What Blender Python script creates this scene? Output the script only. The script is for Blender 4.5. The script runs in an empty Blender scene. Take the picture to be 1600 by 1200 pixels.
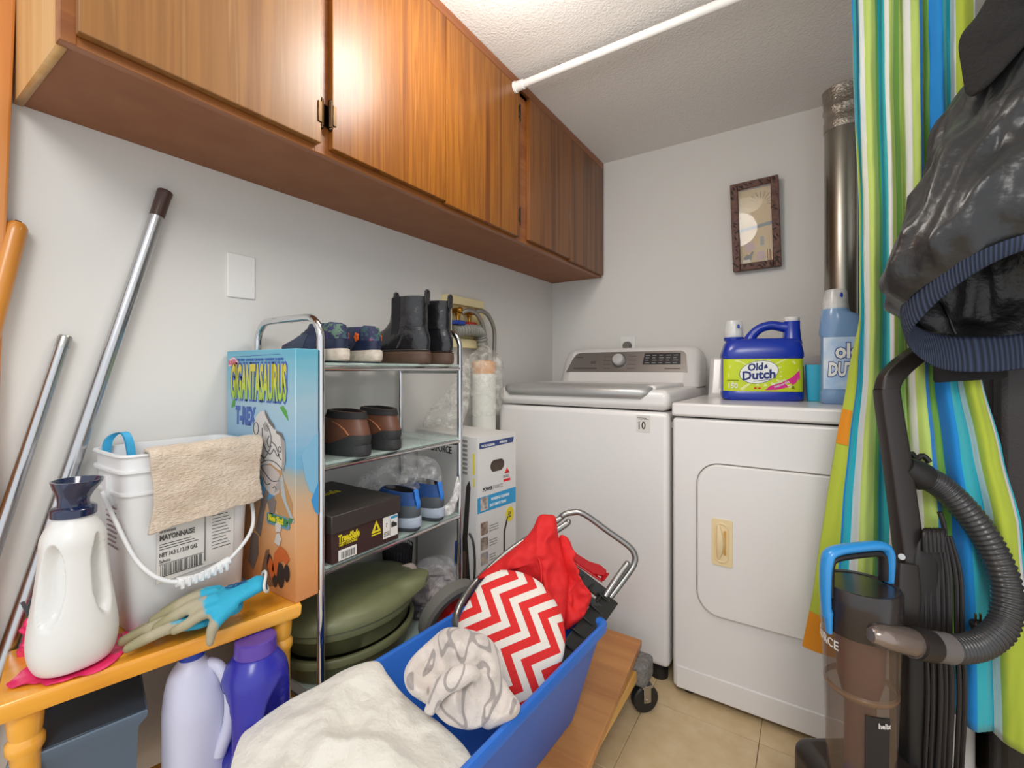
import bpy, bmesh, math, random
from mathutils import Vector, Matrix, noise
random.seed(7)
S = bpy.context.scene
COL = S.collection
R = math.radians
V = Vector

# ---------------------------------------------------------------- camera, light, exposure
YAW = 33.27
cd = bpy.data.cameras.new('camera')
cam_ob = bpy.data.objects.new('camera', cd)
COL.objects.link(cam_ob)
cd.sensor_width = 36.0
cd.lens = 708.3 / 1600 * 36.0
cd.shift_y = -22.4 / 1600
cd.clip_start = 0.01
cam_ob.location = (0, 0, 1.02)
cam_ob.rotation_euler = (R(90), 0, R(YAW))
S.camera = cam_ob
S.view_settings.view_transform = 'Standard'
S.view_settings.look = 'None'
S.view_settings.gamma = 1.0
S.view_settings.use_curve_mapping = False
S.view_settings.exposure = 0.0

w = bpy.data.worlds.new('world')
S.world = w
w.use_nodes = True
w.node_tree.nodes['Background'].inputs[0].default_value = (0.93, 0.965, 1.0, 1)
w.node_tree.nodes['Background'].inputs[1].default_value = 1.12


def light(name, kind, loc, energy, size, rot=(0, 0, 0), col=(1, .95, .88)):
    l = bpy.data.lights.new(name, kind)
    l.energy = energy
    l.color = col
    if kind == 'AREA':
        l.shape = 'DISK'
        l.size = size
    else:
        l.shadow_soft_size = size
    o = bpy.data.objects.new(name, l)
    o.location = loc
    o.rotation_euler = rot
    COL.objects.link(o)
    return o


# the room's ceiling lamp (its glass dome is built below) and an added fill light behind the camera
light('ceiling_lamp_light', 'POINT', (-0.56, 0.82, 1.85), 10.5, 0.11, col=(1, .955, .9))
light('fill_light_behind', 'AREA', (0.45, -0.75, 2.3), 23.0, 0.8, rot=(R(35), 0, R(15)), col=(1, .965, .92))

# ---------------------------------------------------------------- helpers
FW = V((-math.sin(R(YAW)), math.cos(R(YAW)), 0))
RT = V((math.cos(R(YAW)), math.sin(R(YAW)), 0))
UP = V((0, 0, 1))
X_, Y_, Z_ = V((1, 0, 0)), V((0, 1, 0)), V((0, 0, 1))


def rdz(r, d, z):
    """a point by side offset, distance and height as seen from the doorway"""
    return FW * d + RT * r + V((0, 0, z))


def at(px, py, d):
    """room point at distance d behind a spot measured in the photograph"""
    return FW * d + RT * (d * (px - 800) / 708.3) + V((0, 0, 1.02 + d * (577.6 - py) / 708.3))


def lin(h):
    h = h.lstrip('#')
    c = [int(h[i:i + 2], 16) / 255 for i in (0, 2, 4)]
    return tuple((x / 12.92 if x <= .04045 else ((x + .055) / 1.055) ** 2.4) for x in c) + (1,)


MATS = {}


def mat(name, col, rough=.5, metal=0, bump=None, var=None, coat=0, alpha=1, trans=0, sheen=0, stretch=None, spec=None):
    if name in MATS:
        return MATS[name]
    m = bpy.data.materials.new(name)
    m.use_nodes = True
    nt = m.node_tree
    b = nt.nodes['Principled BSDF']
    b.inputs['Base Color'].default_value = lin(col)
    b.inputs['Roughness'].default_value = rough
    b.inputs['Metallic'].default_value = metal
    b.inputs['Coat Weight'].default_value = coat
    b.inputs['Coat Roughness'].default_value = .15
    b.inputs['Alpha'].default_value = alpha
    b.inputs['Transmission Weight'].default_value = trans
    b.inputs['Sheen Weight'].default_value = sheen
    if spec is not None:
        b.inputs['Specular IOR Level'].default_value = spec
    src = None
    if bump or var:
        tc = nt.nodes.new('ShaderNodeTexCoord')
        mp = nt.nodes.new('ShaderNodeMapping')
        nt.links.new(tc.outputs['Object'], mp.inputs[0])
        if stretch:
            mp.inputs['Scale'].default_value = stretch
        src = mp.outputs[0]
    if var:
        n = nt.nodes.new('ShaderNodeTexNoise')
        n.inputs['Scale'].default_value = var[0]
        n.inputs['Detail'].default_value = 5
        nt.links.new(src, n.inputs['Vector'])
        rp = nt.nodes.new('ShaderNodeValToRGB')
        rp.color_ramp.elements[0].position = .5 - var[2]
        rp.color_ramp.elements[1].position = .5 + var[2]
        rp.color_ramp.elements[0].color = lin(col)
        rp.color_ramp.elements[1].color = lin(var[1])
        nt.links.new(n.outputs[0], rp.inputs[0])
        nt.links.new(rp.outputs[0], b.inputs['Base Color'])
    if bump:
        n = nt.nodes.new('ShaderNodeTexNoise')
        n.inputs['Scale'].default_value = bump[0]
        n.inputs['Detail'].default_value = 4
        nt.links.new(src, n.inputs['Vector'])
        bp = nt.nodes.new('ShaderNodeBump')
        bp.inputs['Strength'].default_value = bump[1]
        bp.inputs['Distance'].default_value = bump[2] if len(bump) > 2 else .003
        nt.links.new(n.outputs[0], bp.inputs['Height'])
        nt.links.new(bp.outputs[0], b.inputs['Normal'])
    MATS[name] = m
    return m


def ramp(nt, stops, interp='LINEAR'):
    rp = nt.nodes.new('ShaderNodeValToRGB')
    cr = rp.color_ramp
    cr.interpolation = interp
    while len(cr.elements) > 1:
        cr.elements.remove(cr.elements[-1])
    for i, (p, c) in enumerate(stops):
        e = cr.elements[0] if i == 0 else cr.elements.new(p)
        e.position = p
        e.color = lin(c)
    return rp


def wood(name, stops, axis='z', rough=.35, scale=1.0, seed=0.0, coat=.3):
    """long grain with cathedral figure, along one axis"""
    m = bpy.data.materials.new(name)
    m.use_nodes = True
    nt = m.node_tree
    b = nt.nodes['Principled BSDF']
    b.inputs['Roughness'].default_value = rough
    b.inputs['Coat Weight'].default_value = coat
    b.inputs['Coat Roughness'].default_value = .22
    tc = nt.nodes.new('ShaderNodeTexCoord')
    mp = nt.nodes.new('ShaderNodeMapping')
    a, l = 13.0 * scale, .42 * scale
    mp.inputs['Scale'].default_value = {'z': (a, a, l), 'y': (a, l, a), 'x': (l, a, a)}[axis]
    mp.inputs['Location'].default_value = (seed * 3.1, seed * 5.3, seed * 2.2)
    nt.links.new(tc.outputs['Object'], mp.inputs[0])
    n1 = nt.nodes.new('ShaderNodeTexNoise')
    n1.inputs['Scale'].default_value = 1.1
    n1.inputs['Detail'].default_value = 2
    nt.links.new(mp.outputs[0], n1.inputs['Vector'])
    mul = nt.nodes.new('ShaderNodeMath')
    mul.operation = 'MULTIPLY'
    mul.inputs[1].default_value = 6.0
    nt.links.new(n1.outputs[0], mul.inputs[0])
    fr = nt.nodes.new('ShaderNodeMath')
    fr.operation = 'PINGPONG'
    fr.inputs[1].default_value = 1.0
    nt.links.new(mul.outputs[0], fr.inputs[0])
    n2 = nt.nodes.new('ShaderNodeTexNoise')
    n2.inputs['Scale'].default_value = 9.0
    n2.inputs['Detail'].default_value = 4
    nt.links.new(mp.outputs[0], n2.inputs['Vector'])
    mx = nt.nodes.new('ShaderNodeMath')
    mx.operation = 'MULTIPLY_ADD'
    mx.inputs[1].default_value = .50
    nt.links.new(fr.outputs[0], mx.inputs[0])
    m2 = nt.nodes.new('ShaderNodeMath')
    m2.operation = 'MULTIPLY'
    m2.inputs[1].default_value = .55
    nt.links.new(n2.outputs[0], m2.inputs[0])
    nt.links.new(m2.outputs[0], mx.inputs[2])
    rp = ramp(nt, stops)
    nt.links.new(mx.outputs[0], rp.inputs[0])
    nt.links.new(rp.outputs[0], b.inputs['Base Color'])
    MATS[name] = m
    return m


WM = {}


def empty(name, loc, label, cat, group=None, rotz=0):
    o = bpy.data.objects.new(name, None)
    o.empty_display_size = .05
    o.location = loc
    o.rotation_euler = (0, 0, rotz)
    COL.objects.link(o)
    WM[o.name] = Matrix.Translation(V(loc)) @ Matrix.Rotation(rotz, 4, 'Z')
    return tag(o, label, cat, group)


def tag(o, label, cat, group=None):
    o['label'] = label
    o['category'] = cat
    if group:
        o['group'] = group
    return o


class MB:
    def __init__(self):
        self.bm = bmesh.new()

    def _new(self, fn):
        n0 = len(self.bm.verts)
        fn()
        self.bm.verts.ensure_lookup_table()
        return self.bm.verts[n0:]

    def box(self, a, b, bev=0, M=None, seg=2):
        t = bmesh.new()
        bmesh.ops.create_cube(t, size=1)
        sx, sy, sz = (abs(b[i] - a[i]) for i in range(3))
        c = V([(a[i] + b[i]) / 2 for i in range(3)])
        bmesh.ops.transform(t, matrix=Matrix.Translation(c) @ Matrix.Diagonal((sx, sy, sz, 1)), verts=t.verts)
        if bev:
            bev = min(bev, .49 * min(sx, sy, sz))
            bmesh.ops.bevel(t, geom=t.edges[:], offset=bev, segments=seg, profile=.5, affect='EDGES')
        self.merge(t, M)
        return self

    def merge(self, t, M=None):
        if M is not None:
            t.transform(M)
        me = bpy.data.meshes.new('tmp')
        t.to_mesh(me)
        t.free()
        self.bm.from_mesh(me)
        bpy.data.meshes.remove(me)

    def mesh(self, me, M=None):
        t = bmesh.new()
        t.from_mesh(me)
        self.merge(t, M)
        return self

    def loft(self, rings, cap0=True, cap1=True, closed=False):
        bm = self.bm
        vs = [[bm.verts.new(p) for p in r] for r in rings]
        n = len(vs[0])
        m = len(vs)
        for i in range(m if closed else m - 1):
            A, B = vs[i], vs[(i + 1) % m]
            for j in range(n):
                bm.faces.new((A[j], A[(j + 1) % n], B[(j + 1) % n], B[j]))
        if not closed:
            if cap0:
                bm.faces.new(list(reversed(vs[0])))
            if cap1:
                bm.faces.new(vs[-1])
        return self

    def tube(self, pts, r, seg=12, closed=False, smooth=0, flat=None, cap=True):
        """flat=(k, axis): squash the section along axis by k"""
        pts = [V(p) for p in pts]
        if smooth:
            pts = spline(pts, smooth, closed)
        n = len(pts)
        rs = r if isinstance(r, (list, tuple)) else [r] * n
        if len(rs) != n:
            rs = [rs[0] + (rs[-1] - rs[0]) * i / (n - 1) if len(rs) == 2 else
                  interp(rs, i / (n - 1)) for i in range(n)]
        rings = []
        prev = None
        for i, p in enumerate(pts):
            if closed:
                t = pts[(i + 1) % n] - pts[i - 1]
            else:
                t = pts[min(i + 1, n - 1)] - pts[max(i - 1, 0)]
            t.normalize()
            if prev is None:
                u = t.orthogonal().normalized()
                if flat:
                    u = flat[1] - t * flat[1].dot(t)
                    u.normalize()
            else:
                u = prev - t * prev.dot(t)
                u.normalize()
            prev = u
            v = t.cross(u)
            k = flat[0] if flat else 1
            rings.append([p + (u * math.cos(a) * k + v * math.sin(a)) * rs[i]
                          for a in [2 * math.pi * j / seg for j in range(seg)]])
        return self.loft(rings, cap, cap, closed)

    def cyl(self, a, b, r, r2=None, seg=24):
        return self.tube([a, b], [r, r if r2 is None else r2], seg)

    def lathe(self, prof, c=(0, 0, 0), seg=32, M=None, sx=1, sy=1, cap0=True, cap1=True):
        c = V(c)
        rings = [[c + V((r * sx * math.cos(a), r * sy * math.sin(a), z))
                  for a in [2 * math.pi * j / seg for j in range(seg)]] for r, z in prof]
        if M is not None:
            rings = [[M @ p for p in q] for q in rings]
        return self.loft(rings, cap0, cap1)

    def prism(self, pts, O, U, W, N, h, off=0):
        """polygon in the plane (U, W) at O, extruded along N by h"""
        O, U, W, N = V(O), V(U), V(W), V(N)
        lo = [O + U * x + W * y + N * off for x, y in pts]
        hi = [p + N * h for p in lo]
        return self.loft([lo, hi])

    def ball(self, c, r, M=None, seg=16):
        t = bmesh.new()
        bmesh.ops.create_uvsphere(t, u_segments=seg, v_segments=max(6, seg // 2), radius=1)
        rr = r if isinstance(r, (tuple, list)) else (r, r, r)
        bmesh.ops.transform(t, matrix=Matrix.Diagonal((*rr, 1)), verts=t.verts)
        m = Matrix.Translation(V(c))
        if M is not None:
            m = m @ M
        self.merge(t, m)
        return self

    def grid(self, f, nu, nv, thick=0):
        """sheet f(u, v) -> point, u and v in 0..1; uv layer stored"""
        bm = self.bm
        uvl = bm.loops.layers.uv.verify()
        P = [[V(f(i / nu, j / nv)) for j in range(nv + 1)] for i in range(nu + 1)]
        vs = [[bm.verts.new(p) for p in r] for r in P]
        for i in range(nu):
            for j in range(nv):
                fa = bm.faces.new((vs[i][j], vs[i + 1][j], vs[i + 1][j + 1], vs[i][j + 1]))
                for l, (a, b) in zip(fa.loops, ((i, j), (i + 1, j), (i + 1, j + 1), (i, j + 1))):
                    l[uvl].uv = (a / nu, b / nv)
        if thick:
            bm.normal_update()
            bmesh.ops.solidify(bm, geom=bm.faces[:], thickness=thick)
        return self

    def text(self, s, size, O, U, W, N, sx=1, align='LEFT', h=.0005, bold=0, shear=0, fit=None):
        cu = bpy.data.curves.new('tx', 'FONT')
        cu.body = s
        cu.size = size
        cu.align_x = align
        cu.extrude = h
        cu.offset = bold
        cu.shear = shear
        cu.resolution_u = 2
        ob = bpy.data.objects.new('tx', cu)
        COL.objects.link(ob)
        dg = bpy.context.evaluated_depsgraph_get()
        me = bpy.data.meshes.new_from_object(ob.evaluated_get(dg))
        bpy.data.objects.remove(ob)
        bpy.data.curves.remove(cu)
        if fit:
            # stretch the word to an exact width and height, its lower left corner on O
            xs, ys = [v.co.x for v in me.vertices], [v.co.y for v in me.vertices]
            x0, y0 = min(xs), min(ys)
            kx, ky = fit[0] / (max(xs) - x0), fit[1] / (max(ys) - y0)
            for v in me.vertices:
                v.co.x, v.co.y = (v.co.x - x0) * kx, (v.co.y - y0) * ky
            sx = 1
        O, U, W, N = V(O), V(U).normalized(), V(W).normalized(), V(N).normalized()
        M = Matrix(((*[U[0] * sx, W[0], N[0]], O[0]), (*[U[1] * sx, W[1], N[1]], O[1]),
                    (*[U[2] * sx, W[2], N[2]], O[2]), (0, 0, 0, 1)))
        self.mesh(me, M)
        bpy.data.meshes.remove(me)
        return self

    def warp(self, f):
        for v in self.bm.verts:
            v.co = V(f(v.co))
        return self

    def build(self, name, m, parent=None, label=None, sharp=40, local=False):
        bm = self.bm
        bmesh.ops.recalc_face_normals(bm, faces=bm.faces[:])
        # broad flat faces between bevels keep a true flat normal
        smooth = []
        for f in bm.faces:
            ar = [g.calc_area() for e in f.edges for g in e.link_faces if g is not f]
            smooth.append(not (len(f.verts) >= 4 and ar and f.calc_area() > 3 * sum(ar) / len(ar) and
                               all(len(e.link_faces) == 2 and e.calc_face_angle(0) > .12 for e in f.edges)))
        if parent is not None and not local:
            bm.transform(WM[parent.name].inverted())
        me = bpy.data.meshes.new(name)
        bm.to_mesh(me)
        bm.free()
        me.polygons.foreach_set('use_smooth', [True] * len(me.polygons))
        if sharp < 180:
            me.set_sharp_from_angle(angle=R(sharp))
        me.polygons.foreach_set('use_smooth', smooth)
        for x in (m if isinstance(m, (list, tuple)) else [m]):
            me.materials.append(x)
        o = bpy.data.objects.new(name, me)
        COL.objects.link(o)
        if parent is not None:
            o.parent = parent
            WM[o.name] = WM[parent.name]
        else:
            WM[o.name] = Matrix.Identity(4)
        if label:
            o['label'] = label
        return o


def settle(o, loc):
    """move the origin of a one-mesh thing to its base"""
    o.data.transform(Matrix.Translation(-V(loc)))
    o.location = loc
    WM[o.name] = Matrix.Translation(V(loc))
    return o


def interp(l, t):
    x = t * (len(l) - 1)
    i = min(int(x), len(l) - 2)
    return l[i] + (l[i + 1] - l[i]) * (x - i)


def spline(pts, k=6, closed=False):
    n = len(pts)
    out = []
    for i in range(n if closed else n - 1):
        if closed:
            p0, p1, p2, p3 = pts[i - 1], pts[i], pts[(i + 1) % n], pts[(i + 2) % n]
        else:
            p0, p1, p2, p3 = pts[max(i - 1, 0)], pts[i], pts[i + 1], pts[min(i + 2, n - 1)]
        for j in range(k):
            t = j / k
            out.append(.5 * ((2 * p1) + (p2 - p0) * t + (2 * p0 - 5 * p1 + 4 * p2 - p3) * t * t
                             + (3 * p1 - p0 - 3 * p2 + p3) * t ** 3))
    if not closed:
        out.append(pts[-1])
    return out


def sring(c, rx, ry, n=2.5, N=48, rot=0):
    out = []
    for j in range(N):
        a = 2 * math.pi * j / N
        x = math.copysign(abs(math.cos(a)) ** (2 / n), math.cos(a)) * rx
        y = math.copysign(abs(math.sin(a)) ** (2 / n), math.sin(a)) * ry
        out.append(V((c[0] + x * math.cos(rot) - y * math.sin(rot), c[1] + x * math.sin(rot) + y * math.cos(rot), c[2])))
    return out


def pillow(outline, O, U, W, N, thick, fold=.0, fscale=8, NA=96, NR=22, seed=0, back=.5, power=.5, ridge=None):
    """a stuffed or crumpled cloth body: outline (star-shaped) in the plane U, W; bulges along N"""
    O, U, W, N = V(O), V(U), V(W), V(N)
    n = len(outline)
    cx = sum(p[0] for p in outline) / n
    cy = sum(p[1] for p in outline) / n
    pts = spline([V((p[0], p[1], 0)) for p in outline], max(2, NA // n), True)
    NA = len(pts)
    mb = MB()
    bm = mb.bm

    def P(k, rho, side):
        q = pts[k]
        x, y = cx + (q.x - cx) * rho, cy + (q.y - cy) * rho
        h = thick * (1 - rho ** 2.4) ** power
        if side < 0:
            h *= -back
        p3 = O + U * x + W * y + N * h
        if fold:
            f = noise.fractal(p3 * fscale + V((seed, seed * 2.7, 0)), 1.0, 2.0, 3)
            f2 = abs(noise.noise(p3 * fscale * .7 + V((seed * 3, 1, seed)))) if ridge is None else ridge(x, y)
            p3 += N * (side * fold * (f - 1.2 * f2)) * (1 - rho ** 6)
        return p3
    for side in (1, -1):
        c0 = bm.verts.new(P(0, 0, side))
        prev = None
        for i in range(1, NR + 1):
            rho = math.sin(i / NR * math.pi / 2)
            cur = [bm.verts.new(P(k, rho, side)) for k in range(NA)]
            for k in range(NA):
                if prev is None:
                    bm.faces.new((c0, cur[k], cur[(k + 1) % NA]))
                else:
                    bm.faces.new((prev[k], cur[k], cur[(k + 1) % NA], prev[(k + 1) % NA]))
            prev = cur
    bmesh.ops.remove_doubles(bm, verts=bm.verts[:], dist=.00005)
    return mb


def remesh(mb, voxel, smooth=4):
    """fuse overlapping bodies into one continuous skin"""
    me = bpy.data.meshes.new('rm')
    bmesh.ops.recalc_face_normals(mb.bm, faces=mb.bm.faces[:])
    mb.bm.to_mesh(me)
    mb.bm.free()
    ob = bpy.data.objects.new('rm', me)
    COL.objects.link(ob)
    md = ob.modifiers.new('r', 'REMESH')
    md.mode = 'VOXEL'
    md.voxel_size = voxel
    dg = bpy.context.evaluated_depsgraph_get()
    m2 = bpy.data.meshes.new_from_object(ob.evaluated_get(dg))
    bpy.data.objects.remove(ob)
    mb.bm = bmesh.new()
    mb.bm.from_mesh(m2)
    bpy.data.meshes.remove(m2)
    bpy.data.meshes.remove(me)
    for _ in range(smooth):
        bmesh.ops.smooth_vert(mb.bm, verts=mb.bm.verts[:], factor=.5, use_axis_x=True, use_axis_y=True, use_axis_z=True)
    return mb


def jug_rings(c, secs, dents=(), N=72, sub=5, rot=0):
    """secs: (z, rx, ry, n, ox, oy); dents: (theta, z, rtheta, rz, depth)"""
    out = []
    cz = []
    for i in range(len(secs) - 1):
        for j in range(sub):
            cz.append(i + j / sub)
    cz.append(len(secs) - 1)

    def cat(k, t):
        i = min(int(t), len(secs) - 2)
        f = t - i
        g = lambda q: secs[max(0, min(len(secs) - 1, q))][k]
        p0, p1, p2, p3 = g(i - 1), g(i), g(i + 1), g(i + 2)
        return .5 * (2 * p1 + (p2 - p0) * f + (2 * p0 - 5 * p1 + 4 * p2 - p3) * f * f + (3 * p1 - p0 - 3 * p2 + p3) * f ** 3)
    for t in cz:
        z, rx, ry, n, ox, oy = (cat(k, t) for k in range(6))
        ring = []
        for j in range(N):
            a = 2 * math.pi * j / N
            x = math.copysign(abs(math.cos(a)) ** (2 / n), math.cos(a)) * rx
            y = math.copysign(abs(math.sin(a)) ** (2 / n), math.sin(a)) * ry
            s = 1
            for th, dz, rth, rz, dep in dents:
                da = (a - th + math.pi) % (2 * math.pi) - math.pi
                q = 1 - (da / rth) ** 2 - ((z - dz) / rz) ** 2
                if q > 0:
                    s -= dep * min(1, q * 2.2) ** .8
            x, y = x * s + ox, y * s + oy
            ring.append(V((c[0] + x * math.cos(rot) - y * math.sin(rot), c[1] + x * math.sin(rot) + y * math.cos(rot), c[2] + z)))
        out.append(ring)
    return out


# ---------------------------------------------------------------- materials
M_wall = mat('wall_paint', 'DCDAD6', .75, bump=(90, .08, .002))
M_ceil = mat('ceiling_texture', 'E8E5E1', .9, bump=(150, .6, .005))
M_white = mat('white_enamel', 'E6E3E1', .28, coat=.35)
M_white2 = mat('white_plastic', 'E9E8E5', .4)
M_cream = mat('cream_plastic', 'E8D9A8', .45)
M_cream2 = mat('almond_plastic', 'E9D3A6', .4)
M_chrome = mat('chrome', 'D6D6D8', .12, 1)
M_satin = mat('satin_chrome', 'C4C4C6', .24, 1)
M_steel = mat('brushed_steel', 'B9B8B6', .32, 1)
M_duct = mat('galvanised_duct', '9A968C', .3, 1, bump=(20, .1, .004))
M_foil = mat('foil', 'B5ADA2', .3, 1, bump=(120, .7, .006))
M_black = mat('black_plastic', '2A2524', .35)
M_blackm = mat('matte_black', '1E1B1B', .6)
M_brass = mat('brass', 'B8863B', .3, 1)
M_glass = mat('glass_shelf', 'CFE6DE', .05, alpha=.42, spec=.8)
M_teal_strip = [(0, '6B3A18'), (.3, '8A4F20'), (.5, 'A8682C'), (.7, 'B97B38'), (1, 'C68E4A')]
M_frame = wood('teak_frame', [(0, '6E3A18'), (.5, '8C5023'), (1, 'A0652E')], 'y', .4, 1.2)
M_under = mat('hardboard', '84502F', .6, var=(14, '91603C', .3), bump=(200, .1, .001))
M_end = wood('light_end_panel', [(0, 'B98648'), (.5, 'CDA064'), (1, 'D8B27A')], 'z', .45, 1.0)
M_pine = wood('honey_pine', [(0, 'D98A1E'), (.5, 'EBA22F'), (1, 'F2B348')], 'y', .22, .6, coat=.5)
M_paper = mat('label_paper', 'E8E4DC', .6)
M_ink = mat('black_ink', '2B2A2C', .6)
M_navy_ink = mat('navy_ink', '233066', .6)
M_yellow_ink = mat('yellow_ink', 'E6D21F', .6)
M_red_ink = mat('red_ink', 'D92027', .6)
M_blue_ink = mat('cyan_blue_ink', '2F98CC', .5)
M_white_ink = mat('white_ink', 'EEEEEA', .6)
M_grey_ink = mat('grey_ink', '8E8B8A', .6)
M_pink_ink = mat('pink_ink', 'F0408C', .6)
M_green_ink = mat('green_ink', '5FA63A', .6)
M_orange_ink = mat('orange_ink', 'D9601F', .6)


def clear_plastic(name, tint, fac, rough=.12, scale=40, strength=.6):
    m = bpy.data.materials.new(name)
    m.use_nodes = True
    nt = m.node_tree
    b = nt.nodes['Principled BSDF']
    b.inputs['Base Color'].default_value = lin(tint)
    b.inputs['Roughness'].default_value = rough
    b.inputs['Specular IOR Level'].default_value = .9
    b.inputs['Alpha'].default_value = fac
    n = nt.nodes.new('ShaderNodeTexNoise')
    n.inputs['Scale'].default_value = scale
    n.inputs['Detail'].default_value = 3
    tc = nt.nodes.new('ShaderNodeTexCoord')
    nt.links.new(tc.outputs['Object'], n.inputs['Vector'])
    bp = nt.nodes.new('ShaderNodeBump')
    bp.inputs['Strength'].default_value = strength
    bp.inputs['Distance'].default_value = .01
    nt.links.new(n.outputs[0], bp.inputs['Height'])
    nt.links.new(bp.outputs[0], b.inputs['Normal'])
    rp = nt.nodes.new('ShaderNodeMapRange')
    rp.inputs[1].default_value = .42
    rp.inputs[2].default_value = .68
    rp.inputs[3].default_value = fac * .5
    rp.inputs[4].default_value = min(1, fac * 2.0)
    nt.links.new(n.outputs[0], rp.inputs[0])
    nt.links.new(rp.outputs[0], b.inputs['Alpha'])
    return m


M_bag = clear_plastic('clear_bag', 'E8E8E8', .22)

# ================================================================ the room
def struct(o):
    o['kind'] = 'structure'
    return o


H_CEIL = 2.05
struct(MB().box((-1.25, -.75, -.05), (-1.15, 2.25, 2.12)).build('wall_left', M_wall))
struct(MB().box((-1.15, 2.148, -.05), (1.15, 2.25, 2.12)).build('wall_back', M_wall))
struct(MB().box((1.05, .95, -.05), (1.15, 2.148, 2.12)).build('wall_right', M_wall))
struct(MB().box((-1.15, -.1, H_CEIL), (1.05, 2.148, H_CEIL + .07)).build('ceiling', M_ceil))
fl = struct(MB().box((-1.15, -.75, -.06), (1.05, 2.148, -.006)).build('floor', mat('floor_joint', '9C8463', .8)))
M_tile = mat('vinyl_tile', 'D3BE99', .38, var=(22, 'C2A67C', .28), bump=(60, .06, .002))
ts = .305
tme = None
for i in range(-1, 8):
    for j in range(0, 10):
        x0, y0 = -1.15 + i * ts + .12, -.75 + j * ts + .02
        a, b = max(x0, -1.148) + .0006, min(x0 + ts, 1.048) - .0006
        c, d = max(y0, -.748) + .0006, min(y0 + ts, 2.146) - .0006
        if b - a < .02 or d - c < .02:
            continue
        full = b - a > ts - .005 and d - c > ts - .005
        if full and tme:
            o = bpy.data.objects.new('tile', tme)
            COL.objects.link(o)
        else:
            w_, l_ = b - a, d - c
            o = MB().box((0, 0, -.006), (w_, l_, 0), .0008, seg=1).build('tile', M_tile)
            if full:
                tme = o.data
        o.parent = fl
        o.location = (a, c, 0)
M_trim = wood('orange_trim', [(0, 'B86A2C'), (.5, 'D08540'), (1, 'DE9A55')], 'z', .35, .8)
t = MB().box((-1.149, .085, 0), (-1.122, .172, 2.05), .004)
t.bm.transform(Matrix.Translation((0, .165, 1.3)) @ Matrix.Rotation(R(-1.6), 4, 'X') @ Matrix.Translation((0, -.165, -1.3)))
struct(t.build('trim_1', M_trim))

# ---------------------------------------------------------------- ceiling lamp
lamp = empty('ceiling_lamp', (-.56, .82, 2.05), 'round frosted glass dome lamp on the textured ceiling', 'lamp')
MB().lathe([(.02, 2.05), (.15, 2.05), (.155, 2.04), (.15, 2.022), (.02, 2.022)], (-.56, .82, 0)).build('base', M_white2, lamp)
m = mat('lamp_glass', 'FFF6E8', .3)
m.node_tree.nodes['Principled BSDF'].inputs['Emission Color'].default_value = (1, .96, .9, 1)
m.node_tree.nodes['Principled BSDF'].inputs['Emission Strength'].default_value = 5.0
MB().lathe([(.145, 2.023), (.14, 2.0), (.115, 1.972), (.07, 1.955), (.02, 1.95), (.002, 1.9495)], (-.56, .82, 0)).build('glass_dome', m, lamp)
MB().lathe([(.002, 1.9375), (.01, 1.94), (.012, 1.9455), (.006, 1.95)], (-.56, .82, 0), 16).build('finial', M_brass, lamp)

# ================================================================ overhead cabinet
cab = empty('overhead_cabinet', (-1.15, .1815, 1.481), 'long teak overhead cabinet fixed under the ceiling along the left wall', 'cabinet')
xf, z0, z1 = -.872, 1.481, 2.049
y0, y1 = .1815, 2.146
MB().box((-1.149, y0 + .012, z0 + .012), (-.90, y1, z1)).build('carcass', M_under, cab)
MB().box((-1.149, y0 + .012, z0), (xf - .018, y1, z0 + .012)).build('bottom_panel', M_under, cab, 'red-brown hardboard underside')
MB().box((-1.149, y0, z0 - .002), (xf - .02, y0 + .012, z1)).build('end_panel', M_end, cab, 'pale wooden end panel')
stiles = [(y0, .20), (.570, .612), (1.352, 1.428), (2.128, y1)]
for a, b in stiles:
    MB().box((xf - .02, a, z0), (xf, b, z1 - .03), .0015).build('stile', M_frame, cab)
MB().box((xf - .019, y0, z0), (xf - .001, y1, z0 + .03), .0015).build('bottom_rail', M_frame, cab)
MB().box((xf - .02, y0, z1 - .045), (xf, y1, z1 - .001), .0015).build('top_rail', M_frame, cab)
MB().box((xf, y0, z1 - .032), (xf + .013, y1, z1), .003).build('crown_strip', M_frame, cab)
TK = [(0, '3E1C08'), (.28, '66370D'), (.42, '7C4610'), (.56, '925A18'), (.70, '7A4611'), (1, 'A66C26')]
TK_dim = [(0, '3A1D0B'), (.3, '5E3412'), (.5, '774619'), (.7, '855222'), (1, '6C411A')]  # teak darkened to paint the weaker light on the far doors
TK_glare = [(0, '5C3618'), (.3, '80542A'), (.5, '966736'), (.72, '855A2E'), (1, 'A67C48')]  # teak paled to paint the lamp's glare on the nearest door
Mds = [wood('teak_door_glare', TK_glare, 'z', .34, 1.0, 1, .06), wood('teak_door_gold', TK, 'z', .34, 1.0, 2, .06),
       wood('teak_door_amber', TK, 'z', .34, 1.0, 3.3, .06), wood('teak_door_dim', TK_dim, 'z', .36, 1.1, 4, .06),
       wood('teak_door_dim_far', TK_dim, 'z', .36, 1.1, 5, .06)]
doors = [(.198, .576, 'r'), (.602, .966, 'l'), (.9675, 1.356, 'r'), (1.424, 1.760, 'l'), (1.7615, 2.132, 'r')]
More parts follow.
